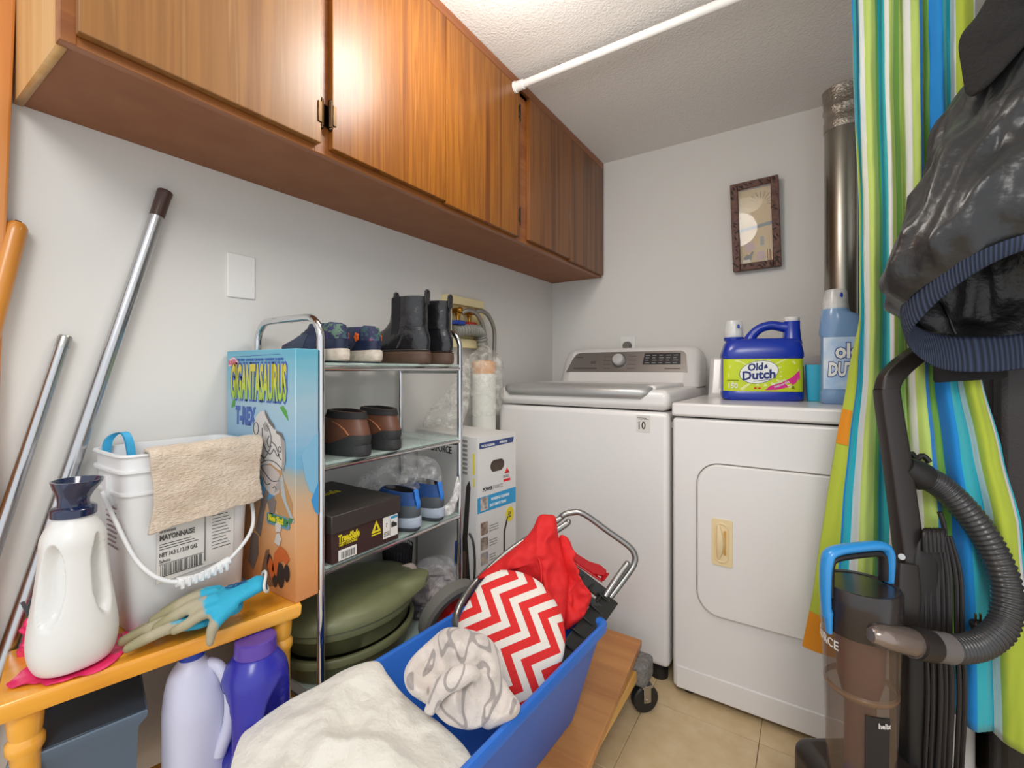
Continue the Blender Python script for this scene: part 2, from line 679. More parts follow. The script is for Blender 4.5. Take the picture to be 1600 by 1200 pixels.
for k, (a, b, hs) in enumerate(doors):
    zb = z0 + (.014 if k in (0, 1, 3) else .008)
    d = MB().box((xf, a, zb), (xf + .016, b, z1 - .036), .002).build('door', Mds[k], cab)
    hy = (b + .002) if hs == 'r' else (a - .002)
    for hz in ((1.565, 1.93) if k in (1, 2, 3) else (1.56, 1.935)):
        if k == 3:
            continue
        if k == 4:
            continue
        h = MB()
        h.box((xf + .0005, hy - .009, hz - .024), (xf + .003, hy + .009, hz + .024), .0008, seg=1)
        h.box((xf + .012, hy - (.011 if hs == 'r' else -.002), hz - .022), (xf + .0185, hy + (-.002 if hs == 'r' else .011), hz + .022), .001, seg=1)
        h.cyl((xf + .012, hy, hz - .027), (xf + .012, hy, hz + .027), .0055, seg=12)
        h.ball((xf + .012, hy, hz + .029), .005, seg=10)
        h.ball((xf + .012, hy, hz - .029), .005, seg=10)
        h.build('hinge', mat('antique_brass', '4A3A2A', .3, 1), d)

# ---------------------------------------------------------------- curtain rod
rod = empty('curtain_rod', (-.85, 1.322, 2.0), 'white tension rod spanning from the teak cabinet to the right under the ceiling', 'curtain rod')
RY = 1.322
MB().cyl((-.83, RY, 2.0), (.15, RY, 2.0), .0125).build('outer_tube', M_white2, rod)
MB().cyl((.12, RY, 2.0), (1.03, RY, 2.0), .0105).build('inner_tube', M_white2, rod)
for x, s in ((-.8555, 1), (1.0495, -1)):
    MB().lathe([(.019, 0), (.019, .006), (.0165, .008), (.016, .036), (.0128, .038)], (0, 0, 0), 24,
               Matrix.Translation((x, RY, 2.0)) @ Matrix.Rotation(s * R(90), 4, 'Y')).build('end_cap', M_white2, rod)

# ================================================================ washer
ws = empty('washing_machine', (-.715, 1.81, 0), 'white top-loading washer with a silver control console', 'washing machine')
wx0, wx1, wy0, wy1 = -1.05, -.378, 1.497, 2.13
MB().box((wx0, wy0, .05), (wx1, wy1, .881), .018, seg=4).build('body', M_white, ws)
b = MB().box((wx0 - .001, wy0 - .002, .885), (wx1 + .001, wy1, .953), .024, seg=4)
b.build('top_deck', M_white, ws)
MB().box((wx0 + .045, 1.525, .945), (wx1 - .05, 1.935, .967), .009, seg=3).build('lid', M_white, ws)
lip = MB()
sec = [(1.486, .928), (1.481, .940), (1.486, .953), (1.508, .966), (1.56, .9705), (1.605, .968), (1.605, .93), (1.492, .922)]
for (xa, sh) in ((0, 0),):
    rings = []
    for x, k in ((-1.022, .0), (-1.012, .6), (-.99, 1), (-.47, 1), (-.447, .6), (-.437, .0)):
        rings.append([V((x, 1.545 + (y - 1.545) * (.55 + .45 * k), .958 + (z - .958) * (.25 + .75 * k))) for y, z in sec])
    lip.loft(rings)
lip.build('lid_handle', mat('silver_paint', 'B4B4B3', .32, .45), ws, 'silver lid handle', sharp=50)
# console
con = MB()
cs = [(1.945, .95), (1.958, .962), (2.022, 1.104), (2.034, 1.116), (2.06, 1.121), (2.10, 1.12), (2.13, 1.112), (2.13, .95)]
rings = []
for x, k in ((-1.028, .0), (-1.02, .45), (-1.0, .8), (-.965, 1), (-.44, 1), (-.405, .93), (-.388, .72), (-.381, .4), (-.379, .0)):
    rings.append([V((x, 2.13 + (y - 2.13) * (.62 + .38 * k), .95 + (z - .95) * (.55 + .45 * k))) for y, z in cs])
con.loft(rings)
console = con.build('console', M_white, ws, sharp=50)
sd = V((0, .064, .142)).normalized()
nn = V((0, -.142, .064)).normalized()
O = V((0, 1.958, .962))
fp = [(-.985, .052), (-.425, .052), (-.437, .135), (-.445, .147), (-.46, .153), (-.925, .153), (-.945, .146), (-.96, .125)]
panel = MB().prism(fp, O, X_, sd, nn, .002, -.001).build('face_panel', mat('console_grey', '8E8985', .35, .6), console)
MB().prism([(-.618, .088), (-.455, .088), (-.460, .142), (-.613, .142)], O, X_, sd, nn, .0012, .001).build('display', mat('display_black', '2B2B2E', .25), console)
tx = MB()
for r_ in range(4):
    for c_ in range(5):
        tx.prism([(-.608 + c_ * .03, .094 + r_ * .012), (-.588 + c_ * .03 - (c_ * 7 + r_ * 5) % 3 * .003, .094 + r_ * .012), (-.588 + c_ * .03 - (c_ * 7 + r_ * 5) % 3 * .003, .0975 + r_ * .012), (-.608 + c_ * .03, .0975 + r_ * .012)], O, X_, sd, nn, .0004, .0022)
tx.build('display_lettering', mat('display_print', '8A8C8E', .5), console)['kind'] = 'stuff'
tx = MB()
for k in range(4):
    tx.prism([(-.80, .068 + k * .02), (-.765, .068 + k * .02), (-.765, .071 + k * .02), (-.80, .071 + k * .02)], O, X_, sd, nn, .0004, .001)
    tx.prism([(-.685, .068 + k * .02), (-.65, .068 + k * .02), (-.65, .071 + k * .02), (-.685, .071 + k * .02)], O, X_, sd, nn, .0004, .001)
tx.prism([(-.95, .066), (-.83, .066), (-.83, .074), (-.95, .074)], O, X_, sd, nn, .0004, .001)
tx.prism([(-.865, .093), (-.84, .093), (-.84, .107), (-.865, .107)], O, X_, sd, nn, .0004, .001)
tx.prism([(-.945, .125), (-.91, .125), (-.91, .131), (-.945, .131)], O, X_, sd, nn, .0004, .001)
tx.prism([(-.52, .066), (-.455, .066), (-.455, .071), (-.52, .071)], O, X_, sd, nn, .0004, .001)
tx.build('panel_lettering', mat('panel_print', '5A4E4A', .5), console)['kind'] = 'stuff'
kO = O + X_ * -.727 + sd * .108
Mk = Matrix.Translation(kO) @ nn.to_track_quat('Z', 'Y').to_matrix().to_4x4()
MB().lathe([(.033, .001), (.033, .006), (.028, .007)], (0, 0, 0), 32, Mk).build('knob_ring', mat('dark_grey', '55524F', .4), console)
MB().lathe([(.027, .004), (.026, .022), (.023, .026), (.004, .027)], (0, 0, 0), 32, Mk).build('knob', mat('silver_knob', 'CACAC8', .35, .2), console)
stk = MB().box((-.484, wy0 - .0012, .813), (-.438, wy0 + .001, .868)).build('sticker', mat('grey_sticker', 'D8D4CE', .5), ws)
MB().text('10', .036, (-.482, wy0 - .0014, .823), X_, Z_, -Y_, .82, bold=.0004).box((-.48, wy0 - .0016, .859), (-.45, wy0 - .001, .8605)).box((-.48, wy0 - .0016, .855), (-.443, wy0 - .001, .8563)).build('lettering', M_ink, stk)
for x in (-1.01, -.42):
    for y in (1.54, 2.09):
        MB().lathe([(.028, 0), (.028, .03), (.02, .034), (.02, .055)], (x, y, 0), 20).build('foot', M_blackm, ws)
MB().cyl((-.376, 1.53, .83), (-.376, 1.53, .85), .004, seg=10).build('side_screw', M_steel, ws)

# ================================================================ dryer
dr = empty('tumble_dryer', (-.018, 1.8, 0), 'white front-loading dryer with a cream door pull', 'dryer')
dx0, dx1, dy0, dy1 = -.363, .327, 1.481, 2.0
MB().box((dx0, dy0 + .001, .02), (dx1, dy1, .869), .010, seg=3).build('body', M_white, dr)
MB().box((dx0 - .002, dy0 - .006, .874), (dx1 + .002, dy1, .916), .008, seg=3).build('top', M_white, dr)
MB().box((dx0 + .012, dy0 - .0035, .022), (dx1 - .012, dy0 + .004, .090), .003).build('toe_panel', M_white, dr)


def rrect(x0, z0_, x1, z1_, r, n=8):
    out = []
    for cx, cz, a0 in ((x1 - r, z1_ - r, 0), (x0 + r, z1_ - r, 90), (x0 + r, z0_ + r, 180), (x1 - r, z0_ + r, 270)):
        for k in range(n + 1):
            a = R(a0 + 90 * k / n)
            out.append((cx + r * math.cos(a), cz + r * math.sin(a)))
    return out


# a grey rim painting the shade line round the door and the door slab itself
MB().prism(rrect(-.291, .277, .252, .738, .066), (0, dy0 + .001, 0), X_, Z_, -Y_, .0016).build('door_gap_shade', mat('gap_shade_grey', '77706A', .7), dr)
dd = MB()
pr = [rrect(-.288, .280, .249, .735, .064), rrect(-.288, .280, .249, .735, .064), rrect(-.284, .284, .245, .731, .061)]
dd.loft([[V((x, y, z)) for x, z in p] for p, y in zip(pr, (dy0 + .004, dy0 - .008, dy0 - .012))])
door = dd.build('door', M_white, dr)
yb = dy0 - .012
hp = MB().prism(rrect(-.2455, .437, -.1885, .575, .006, 3), (0, yb, 0), X_, Z_, -Y_, .0025).build('handle', M_cream2, door, 'cream door pull')
rim = MB()
for k in range(2):
    pts = [(V((x, yb - .003, z))) for x, z in rrect(-.236 + k * .0, .449, -.2, .562, .017, 6)]
rim.tube(pts, .0022, 8, True)
pts = []
rings = []
for k in range(17):
    z = .452 + (.560 - .452) * k / 16
    q = math.sin(math.pi * k / 16)
    rings.append([V((-.232, yb - .002, z)), V((-.232 + .003, yb - .004 - .010 * q, z)), V((-.232 + .007 + .012 * q, yb - .004 - .012 * q, z)), V((-.232 + .008 + .016 * q, yb - .002, z))])
rim.loft(rings)
rim.build('grip', M_cream2, door)
MB().box((-.2125, yb - .0032, .470), (-.2055, yb - .002, .542)).build('recess_shadow', mat('recess_shade_amber', 'C99A4E', .5), door)  # darker amber strip paints the shade inside the pull's recess
cp = MB()
sec = [(1.865, .916), (1.88, .93), (1.925, 1.06), (1.938, 1.07), (1.998, 1.07), (1.998, .916)]
cp.loft([[V((x, 1.998 + (y - 1.998) * k, .916 + (z - .916) * (.75 + .25 * k))) for y, z in sec] for x, k in ((-.335, .2), (-.33, .8), (-.312, 1), (.28, 1), (.296, .8), (.30, .2))])
c2 = cp.build('console', M_white, dr, sharp=50)
ds, dn = V((0, .045, .13)).normalized(), V((0, -.13, .045)).normalized()
Od = V((0, 1.88, .93))
MB().prism([(-.29, .02), (.27, .02), (.27, .12), (-.29, .12)], Od, X_, ds, dn, .0015).build('face_panel', mat('console_almond', 'DCD8D2', .4), c2)
for x in (.1, .2):
    MB().lathe([(.02, 0), (.018, .016), (.004, .018)], (0, 0, 0), 24, Matrix.Translation(Od + X_ * x + ds * .07) @ dn.to_track_quat('Z', 'Y').to_matrix().to_4x4()).build('knob', M_white2, c2)
for x in (-.32, .285):
    for y in (1.52, 1.96):
        MB().cyl((x, y, 0), (x, y, .022), .018, seg=16).build('foot', M_blackm, dr)

# ---------------------------------------------------------------- exhaust duct
du = empty('exhaust_duct', (.107, 2.07, .3), 'shiny grey metal exhaust pipe rising to the ceiling behind the dryer', 'duct')
MB().cyl((.107, 2.07, .0), (.107, 2.07, 1.925), .061, seg=40).build('pipe', M_duct, du)
MB().box((.140, 2.0135, .0), (.1445, 2.0185, 1.925)).build('seam', M_steel, du)
f = MB().lathe([(.0625, 1.90), (.064, 1.905), (.0645, 1.935), (.062, 1.94), (.062, 1.97), (.0655, 1.975), (.0655, 1.985), (.063, 1.99), (.066, 2.03), (.068, 2.049)], (.107, 2.07, 0), 40)
f.warp(lambda p: p + V((p.x - .107, p.y - 2.07, 0)) * (.035 * noise.noise(p * 60)))
f.build('foil_collar', M_foil, du, 'crinkled foil collar at the top')

# ---------------------------------------------------------------- wall plates
pl = empty('wall_plate', (-1.15, .557, 1.246), 'blank white cover plate on the left wall above the rack', 'wall plate')
MB().box((-1.15, .525, 1.193), (-1.1455, .589, 1.297), .002).build('plate', M_white2, pl)
for z in (1.212, 1.279):
    MB().cyl((-1.1456, .557, z), (-1.1448, .557, z), .003, seg=12).build('screw', M_white2, pl)
ou = empty('wall_outlet', (-.735, 2.148, 1.11), 'white wall outlet with a grey plug just above the washer console', 'outlet')
MB().box((-.77, 2.142, 1.065), (-.70, 2.148, 1.18), .002).build('plate', M_white2, ou)
MB().lathe([(.021, 0), (.02, .02), (.014, .028), (.004, .03)], (0, 0, 0), 20, Matrix.Translation((-.735, 2.142, 1.135)) @ Matrix.Rotation(R(90), 4, 'X')).build('plug', mat('plug_grey', '6E6B66', .5), ou)

# ---------------------------------------------------------------- washer valve box
vb = empty('valve_box', (-1.15, 1.387, 1.105), 'cream recessed valve box on the left wall with a blue tap', 'valve box')
for a, b in (((1.272, 1.141), (1.30, 1.269)), ((1.472, 1.141), (1.502, 1.269)), ((1.272, 1.27), (1.502, 1.302)), ((1.272, 1.105), (1.502, 1.14))):
    MB().box((-1.1495, a[0], a[1]), (-1.122, b[0], b[1]), .002).build('frame_bar', M_cream, vb)
MB().box((-1.15, 1.29, 1.13), (-1.147, 1.48, 1.28)).build('back_plate', M_cream, vb)
for y in (1.325, 1.395):
    v = MB().cyl((-1.147, y, 1.245), (-1.105, y, 1.245), .010, seg=14).ball((-1.105, y, 1.245), .013, seg=14)
    v.cyl((-1.115, y, 1.245), (-1.115, y, 1.205), .007, seg=12).lathe([(.011, 1.225), (.011, 1.235)], (-1.115, y, 0), 6).build('valve', M_brass, vb)
    h = MB().box((-1.135, y - .026, 1.190), (-1.095, y + .026, 1.206), .006)
    h.build('tap_handle', mat('tap_blue', '1D3C9C', .4) if y < 1.36 else mat('tap_red', 'A82A24', .4), vb, 'blue tap handle' if y < 1.36 else 'red tap handle')
for k, (y, zz) in enumerate(((1.33, 1.235), (1.40, 1.24))):
    hs = MB().tube([(-1.10, y, zz), (-1.085, y + .03, zz + .012), (-1.08, y + .075, zz - .005), (-1.085, y + .12, zz - .06), (-1.10, y + .14, zz - .16), (-1.11, y + .15, .9), (-1.11, y + .17, .6)], .0085, 12, smooth=8)
    o = hs.build('supply_hose', mat('braided_hose', 'A3A19B', .35, .8, bump=(600, .4, .001)), vb)
gh = MB()
pts = spline([V((-1.12, 1.31, 1.165)), V((-1.10, 1.40, 1.175)), V((-1.10, 1.455, 1.15)), V((-1.11, 1.475, 1.0))], 30)
gh.tube(pts, [.021 + .0028 * math.cos(i * 1.6) for i in range(len(pts))], 16)
gh.build('drain_hose', mat('drain_grey', '8B8A84', .5), vb)

# ---------------------------------------------------------------- shadow box picture
pf = empty('shadow_box_frame', (-.187, 2.148, 1.618), 'carved dark wooden shadow box with keepsakes hanging on the back wall', 'picture frame')
M_carve = mat('carved_wood', '4A2A20', .45, bump=(55, .9, .006), var=(60, '6E4232', .2))
fx0, fx1, fz0, fz1, fw_ = -.275, -.099, 1.437, 1.80, .028
yf = 2.112
for a, b in (((fx0, fz0), (fx0 + fw_, fz1)), ((fx1 - fw_, fz0), (fx1, fz1)), ((fx0 + fw_, fz0), (fx1 - fw_, fz0 + fw_)), ((fx0 + fw_, fz1 - fw_), (fx1 - fw_, fz1))):
    MB().box((a[0], yf, a[1]), (b[0], 2.147, b[1]), .003).build('frame_bar', M_carve, pf)
carv = MB()
random.seed(3)
for k in range(46):
    s = random.random()
    if k % 4 == 0:
        x, z = fx0 + random.uniform(.006, .022), random.uniform(fz0 + .01, fz1 - .01)
    elif k % 4 == 1:
        x, z = fx1 - random.uniform(.006, .022), random.uniform(fz0 + .01, fz1 - .01)
    elif k % 4 == 2:
        x, z = random.uniform(fx0 + .01, fx1 - .01), fz1 - random.uniform(.006, .022)
    else:
        x, z = random.uniform(fx0 + .01, fx1 - .01), fz0 + random.uniform(.006, .022)
    carv.ball((x, yf, z), (.009, .0012, .0028), Matrix.Rotation(random.choice((.5, -.5, .9, 1.2)), 4, 'Y'), 8)
carv.build('carving', mat('carving_dark', '241410', .5), pf)['kind'] = 'stuff'
bk = MB().box((fx0 + fw_, 2.140, fz0 + fw_), (fx1 - fw_, 2.1465, fz1 - fw_)).build('backing', mat('tan_backing', 'DCC79A', .6, var=(7, 'CDA95E', .25)), pf)
yk = 2.1395


def card(pts, m, name, th=.0015, lab=None):
    return MB().prism(pts, (0, yk, 0), X_, Z_, -Y_, th).build(name, m, pf, lab)


card([(-.247, 1.60), (-.127, 1.615), (-.127, 1.628), (-.247, 1.612)], mat('slate_band', '66737C', .5), 'band')
sun = MB()
for k in range(9):
    a = R(20 * k - 10)
    cx, cz = -.165, 1.705
    d_ = V((math.cos(a), 0, math.sin(a)))
    e_ = V((-math.sin(a), 0, math.cos(a)))
    sun.prism([(.022, -.0015), (.05, -.002), (.05, .002), (.022, .0015)], (cx, yk, cz), d_, e_, -Y_, .0012)
sun.build('sunburst', mat('dull_bronze', 'A08A66', .5), pf)
card([(-.232, 1.545), (-.202, 1.558), (-.190, 1.525), (-.220, 1.512)], mat('pink_card', 'C9A6A6', .6), 'photo_card')
card([(-.185, 1.475), (-.158, 1.478), (-.158, 1.512), (-.185, 1.51)], mat('pink_card', 'C9A6A6', .6), 'photo_card')
card([(-.172, 1.535), (-.158, 1.535), (-.158, 1.57), (-.172, 1.57)], mat('grey_card', '8C9494', .6), 'ticket')
card([(-.236, 1.49), (-.222, 1.503), (-.212, 1.50), (-.206, 1.511), (-.198, 1.514), (-.200, 1.508), (-.205, 1.496), (-.206, 1.486), (-.212, 1.478), (-.226, 1.478)], mat('black_charm', '1F2422', .4), 'dark_charm', .006)
card([(-.240, 1.466), (-.208, 1.468), (-.212, 1.482), (-.236, 1.481)], mat('ivory', 'E4DCC4', .5), 'ivory_block', .01)
MB().cyl((-.142, 2.13, 1.468), (-.142, 2.13, 1.512), .006, seg=14).build('brass_cartridge', M_brass, pf)
MB().cyl((-.131, 2.13, 1.468), (-.131, 2.13, 1.50), .004, seg=12).build('brass_cartridge', M_brass, pf)
gl = mat('picture_glass', 'FFFFFF', .02, alpha=.12, spec=1.0)
MB().box((fx0 + fw_, -.0007, fz0 + fw_), (fx1 - fw_, .0007, fz1 - fw_), 0, Matrix.Translation((-.187, 2.119, 0)) @ Matrix.Rotation(R(-3.6), 4, 'Z') @ Matrix.Translation((.187, 0, 0))).build('glass', gl, pf)
pf.rotation_euler = (R(2.5), R(-1.6), 0)
pf.location.y -= .009

# ---------------------------------------------------------------- dark upright freezer behind the curtain
fz = empty('freezer', (.65, 1.75, 0), 'dark brown-black pebbled upright freezer behind the right edge of the curtain', 'freezer')
M_peb = mat('pebbled_black', '2C2624', .42, bump=(260, .35, .002))
MB().box((.345, 1.46, .03), (.96, 2.10, 1.52), .012).build('body', M_peb, fz)
fd = MB().box((.345, 1.405, .05), (.96, 1.457, 1.52), .014).build('door', M_peb, fz)
MB().tube([(.90, 1.404, .75), (.90, 1.375, .77), (.90, 1.375, 1.13), (.90, 1.404, 1.15)], .009, 10, smooth=4).build('door_handle', M_blackm, fd)
for x in (.39, .92):
    for y in (1.5, 2.05):
        MB().cyl((x, y, 0), (x, y, .032), .018, seg=14).build('foot', M_blackm, fz)

# ================================================================ chrome shoe rack
rk = empty('shoe_rack', (-1.0, .815, 0), 'chrome tube shoe rack with glass shelves against the left wall', 'shoe rack')
RX0, RX1, RY0, RY1 = -1.125, -.872, .585, 1.045
TIER = [1.031, .816, .592, .305, .10]
for y in (RY0, RY1):
    p = [V((RX0, y, .0)), V((RX0, y, 1.09))]
    for k in range(1, 6):
        a = R(90 * k / 6)
        p.append(V((RX0 + .05 * (1 - math.cos(a)), y, 1.085 + .05 * math.sin(a))))
    p.append(V((RX0 + .06, y, 1.135)))
    q = [V((RX1 + RX0 - v.x, v.y, v.z)) for v in reversed(p)]
    MB().tube(p + q, .0082, 14).build('side_frame', M_chrome, rk)
for z in TIER:
    MB().cyl((RX1, RY0, z - .008), (RX1, RY1, z - .008), .0062, seg=12).build('front_rail', M_chrome, rk)
    MB().cyl((RX0, RY0, z - .008), (RX0, RY1, z - .008), .0062, seg=12).build('back_rail', M_chrome, rk)
    for y in (RY0, RY1):
        MB().cyl((RX0, y, z - .018), (RX1, y, z - .018), .005, seg=10).build('side_rail', M_chrome, rk)
    MB().box((RX0 - .004, RY0 + .009, z - .0017), (RX1 + .004, RY1 - .009, z + .0043), .001, seg=1).build('glass_shelf', M_glass, rk)
for y in (RY0, RY1):
    for x in (RX0, RX1):
        MB().lathe([(.012, 0), (.012, .015), (.0085, .02)], (x, y, 0), 14).build('rubber_foot', M_blackm, rk)
GT = .0045   # glass top above tier height


# ---------------------------------------------------------------- shoes
def shoe_ring(x0, x1, wh, wb, z, N=44, n=2.2, tilt=0, yo=0):
    c, h = (x0 + x1) / 2, (x1 - x0) / 2
    out = []
    for j in range(N):
        a = 2 * math.pi * j / N
        px = c + h * math.copysign(abs(math.cos(a)) ** (2 / n), math.cos(a))
        t = (px - x0) / max(1e-6, x1 - x0)
        wd = wh + (wb - wh) * (3 * t * t - 2 * t ** 3)
        py = wd * math.copysign(abs(math.sin(a)) ** (2 / n), math.sin(a)) + yo * t
        out.append(V((px, py, z + tilt * (px - x0))))
    return out


def sole(root, name, m, x0, x1, wh, wb, za, zb, toe=.012, heel=.0, lab=None, extra=0, yo=0):
    def lift(p):
        t = (p.x - x0) / (x1 - x0)
        return p + V((0, 0, toe * max(0, (t - .62) / .38) ** 2 + heel * max(0, (.2 - t) / .2) ** 1.5 * (p.z - za) / max(zb - za, 1e-4)))
    rr = [shoe_ring(x0 + .006, x1 - .006, wh - .004, wb - .004, za, yo=yo), shoe_ring(x0 + .001, x1 - .001, wh - .001, wb - .001, za + .004, yo=yo),
          shoe_ring(x0, x1, wh, wb, (za + zb) / 2, yo=yo), shoe_ring(x0 + .001, x1 - .002, wh - .001, wb - .001, zb - .002, yo=yo), shoe_ring(x0 + .006, x1 - .01, wh - .005, wb - .006, zb, yo=yo)]
    mb = MB().loft(rr).warp(lift)
    return mb.build(name, m, root, lab, local=True)


def upper(root, m, rings, name='upper', liner=None, rim=.005, depth=.04, sharp=60, lab=None):
    """rings: (z, x0, x1, wh, wb, tilt); open at the top with a dark liner"""
    rr = [shoe_ring(x0, x1, wh, wb, z, tilt=tl) for z, x0, x1, wh, wb, tl in rings]
    z, x0, x1, wh, wb, tl = rings[-1]
    rr.append(shoe_ring(x0 + rim, x1 - rim * 1.6, wh - rim, wb - rim, z + .001, tilt=tl))
    rr.append(shoe_ring(x0 + rim * 1.1, x1 - rim * 1.7, wh - rim * 1.1, wb - rim * 1.1, z - depth, tilt=tl))
    o = MB().loft(rr, True, True).build(name, m, root, lab, sharp=sharp, local=True)
    li = [shoe_ring(x0 + rim + .0006, x1 - rim * 1.6 - .0006, wh - rim - .0006, wb - rim - .0006, z + .0004, tilt=tl),
          shoe_ring(x0 + rim * 1.1 + .0008, x1 - rim * 1.7 - .0008, wh - rim * 1.1 - .0008, wb - rim * 1.1 - .0008, z - depth + .003, tilt=tl)]
    MB().loft(li, False, True).build('lining', liner or M_blackm, root, local=True)
    return o


def copy_thing(root, loc, rotz, label, mirror=False):
    r = root.copy()
    COL.objects.link(r)
    r.location = loc
    r.rotation_euler = (0, 0, rotz)
    if mirror:
        r.scale = (1, -1, 1)
    r['label'] = label
    for c in list(root.children):
        d = c.copy()
        COL.objects.link(d)
        d.parent = r
        for g in c.children:
            e = g.copy()
            COL.objects.link(e)
            e.parent = d
    return r


def local_empty(name, label, cat, group):
    o = empty(name, (0, 0, 0), label, cat, group)
    return o


def place(o, loc, rotz):
    o.location = loc
    o.rotation_euler = (0, 0, rotz)



def ring_at(rings, z):
    for r0, r1 in zip(rings, rings[1:]):
        if r0[0] <= z <= r1[0]:
            t = (z - r0[0]) / (r1[0] - r0[0])
            return [a_ + (b_ - a_) * t for a_, b_ in zip(r0, r1)]
    return rings[0] if z < rings[0][0] else rings[-1]


def side_patch(rings, edges, s, off=.0012, n=2.2, nx=8):
    """a panel that follows the side of an upper: edges = (z, x from, x to) rows"""
    mb = MB()
    rows = []
    for z, xa, xb in edges:
        _, x0, x1, wh, wb, tl = ring_at(rings, z)
        row = []
        for i in range(nx + 1):
            x = xa + (xb - xa) * i / nx
            c, h = (x0 + x1) / 2, (x1 - x0) / 2
            q = max(-.999, min(.999, (x - c) / h))
            t = (x - x0) / (x1 - x0)
            wd = wh + (wb - wh) * (3 * t * t - 2 * t ** 3)
            y = wd * (1 - abs(q) ** n) ** (1 / n)
            row.append(V((x, s * (y + off), z + tl * (x - x0))))
        rows.append(row)
    inner = [[p - V((0, s * (off + .001), 0)) for p in reversed(r)] for r in rows]
    mb.loft([r + q for r, q in zip(rows, inner)])
    return mb


def heel_patch(rings, zs, xto, off=.0012, n=2.2):
    """a counter wrapped round the heel: xto(z) = how far forward it reaches"""
    mb = MB()
    rows = []
    for z in zs:
        _, x0, x1, wh, wb, tl = ring_at(rings, z)
        xe = xto(z)
        c, h = (x0 + x1) / 2, (x1 - x0) / 2
        row = []
        for k in range(25):
            u = -1 + 2 * k / 24
            x = x0 + (xe - x0) * abs(u) ** 1.7
            q = max(-1, min(1, (x - c) / h))
            t = (x - x0) / (x1 - x0)
            wd = wh + (wb - wh) * (3 * t * t - 2 * t ** 3)
            y = math.copysign(wd * max(0, 1 - abs(q) ** n) ** (1 / n), u)
            d = V((x - c, y * 2.5, 0)).normalized() if abs(u) > .02 else V((-1, 0, 0))
            row.append(V((x, y, z + tl * (x - x0))) + d * off)
        rows.append(row)
    inner = [[p + (V((.12, 0, p.z)) - p).normalized() * (off + .0012) for p in reversed(r)] for r in rows]
    mb.loft([r + q for r, q in zip(rows, inner)])
    return mb


def floral(name, cols, scale):
    m = bpy.data.materials.new(name)
    m.use_nodes = True
    nt = m.node_tree
    b = nt.nodes['Principled BSDF']
    b.inputs['Roughness'].default_value = .7
    tc = nt.nodes.new('ShaderNodeTexCoord')
    vo = nt.nodes.new('ShaderNodeTexVoronoi')
    vo.inputs['Scale'].default_value = scale
    nz = nt.nodes.new('ShaderNodeTexNoise')
    nz.inputs['Scale'].default_value = scale * 1.3
    mx = nt.nodes.new('ShaderNodeMixRGB')
    mx.inputs[0].default_value = .06
    nt.links.new(tc.outputs['Object'], nz.inputs['Vector'])
    nt.links.new(tc.outputs['Object'], mx.inputs[1])
    nt.links.new(nz.outputs['Color'], mx.inputs[2])
    nt.links.new(mx.outputs[0], vo.inputs['Vector'])
    rp = ramp(nt, cols, 'CONSTANT')
    sp = nt.nodes.new('ShaderNodeSeparateXYZ')
    nt.links.new(vo.outputs['Color'], sp.inputs[0])
    nt.links.new(sp.outputs[0], rp.inputs[0])
    nt.links.new(rp.outputs[0], b.inputs['Base Color'])
    return m


# navy sneakers with pale soles, top tier
sn = local_empty('sneaker', 'navy floral sneaker with thick pale sole, nearest the rack end on the top shelf', 'shoe', 'navy sneakers on the top shelf')
M_floral = floral('floral_fabric', [(0, '1F2746'), (.34, '37335F'), (.52, '51466F'), (.64, '2B4C50'), (.76, '54705E'), (.86, '1F2746'), (.95, '9A4A30')], 60)
M_navy = mat('navy_fabric', '222C48', .6, bump=(160, .3, .002), var=(24, '333E5C', .2))
sole(sn, 'sole', mat('pale_sole', 'D3C9BC', .7, bump=(120, .4, .002), var=(70, 'B8AB9C', .2)), -.004, .262, .037, .044, .004, .032, .014)
sole(sn, 'outsole', mat('dark_outsole', '2A3540', .6), .002, .255, .034, .042, 0, .008, .016)
SR = [(.028, .006, .252, .0345, .041, .02), (.042, .003, .246, .0350, .040, .01), (.056, .003, .208, .0335, .036, -.01),
      (.068, .006, .165, .0305, .032, -.01), (.078, .010, .135, .0275, .030, .02), (.087, .014, .125, .0245, .029, .04)]
upper(sn, M_navy, SR, liner=M_blackm, rim=.004)
heel_patch(SR, (.054, .062, .070, .078, .0865), lambda z: .052 + (z - .054) * .6).build('heel_collar', M_floral, sn, 'floral heel collar', local=True, sharp=60)
heel_patch(SR, (.030, .038, .046, .053), lambda z: .075 - (z - .03) * 1.0, .0016).build('heel_counter', mat('navy_leather', '1B2540', .4), sn, local=True, sharp=60)
for s in (-1, 1):
    side_patch(SR, [(.032, .11, .19), (.045, .105, .165), (.058, .10, .14), (.068, .095, .125)], s).build('side_panel', mat('slate_panel', '3C465A', .6), sn, local=True, sharp=60)
tg = MB().box((.085, -.018, .0), (.15, .018, .006), .003, Matrix.Translation((.034, 0, .088)) @ Matrix.Rotation(R(28), 4, 'Y') @ Matrix.Translation((-.085, 0, 0)))
tg.build('tongue', M_floral, sn, local=True)
for s in (-1, 1):
    fl_ = MB()
    x, z = .044, .063
    y = .0325
    for k in range(5):
        a = k * 2 * math.pi / 5
        fl_.ball((x + .006 * math.cos(a), s * y, z + .006 * math.sin(a)), (.005, .0022, .005), seg=8)
    fl_.build('flower_print', M_orange_ink, sn, local=True)
lc = MB()
for k in range(4):
    x = .118 + k * .017
    z = .080 - k * .007
    lc.tube([(x, -.026, z - .006), (x - .003, 0, z + .007), (x, .026, z - .006)], .0028, 8, smooth=4)
lc.build('laces', mat('slate_lace', '3E4A5C', .7), sn, local=True)
place(sn, (-.862, .640, TIER[0] + GT), math.pi - .04)
copy_thing(sn, (-.866, .735, TIER[0] + GT), math.pi - .12, 'navy floral sneaker with thick pale sole, between its twin and the black boots', True)

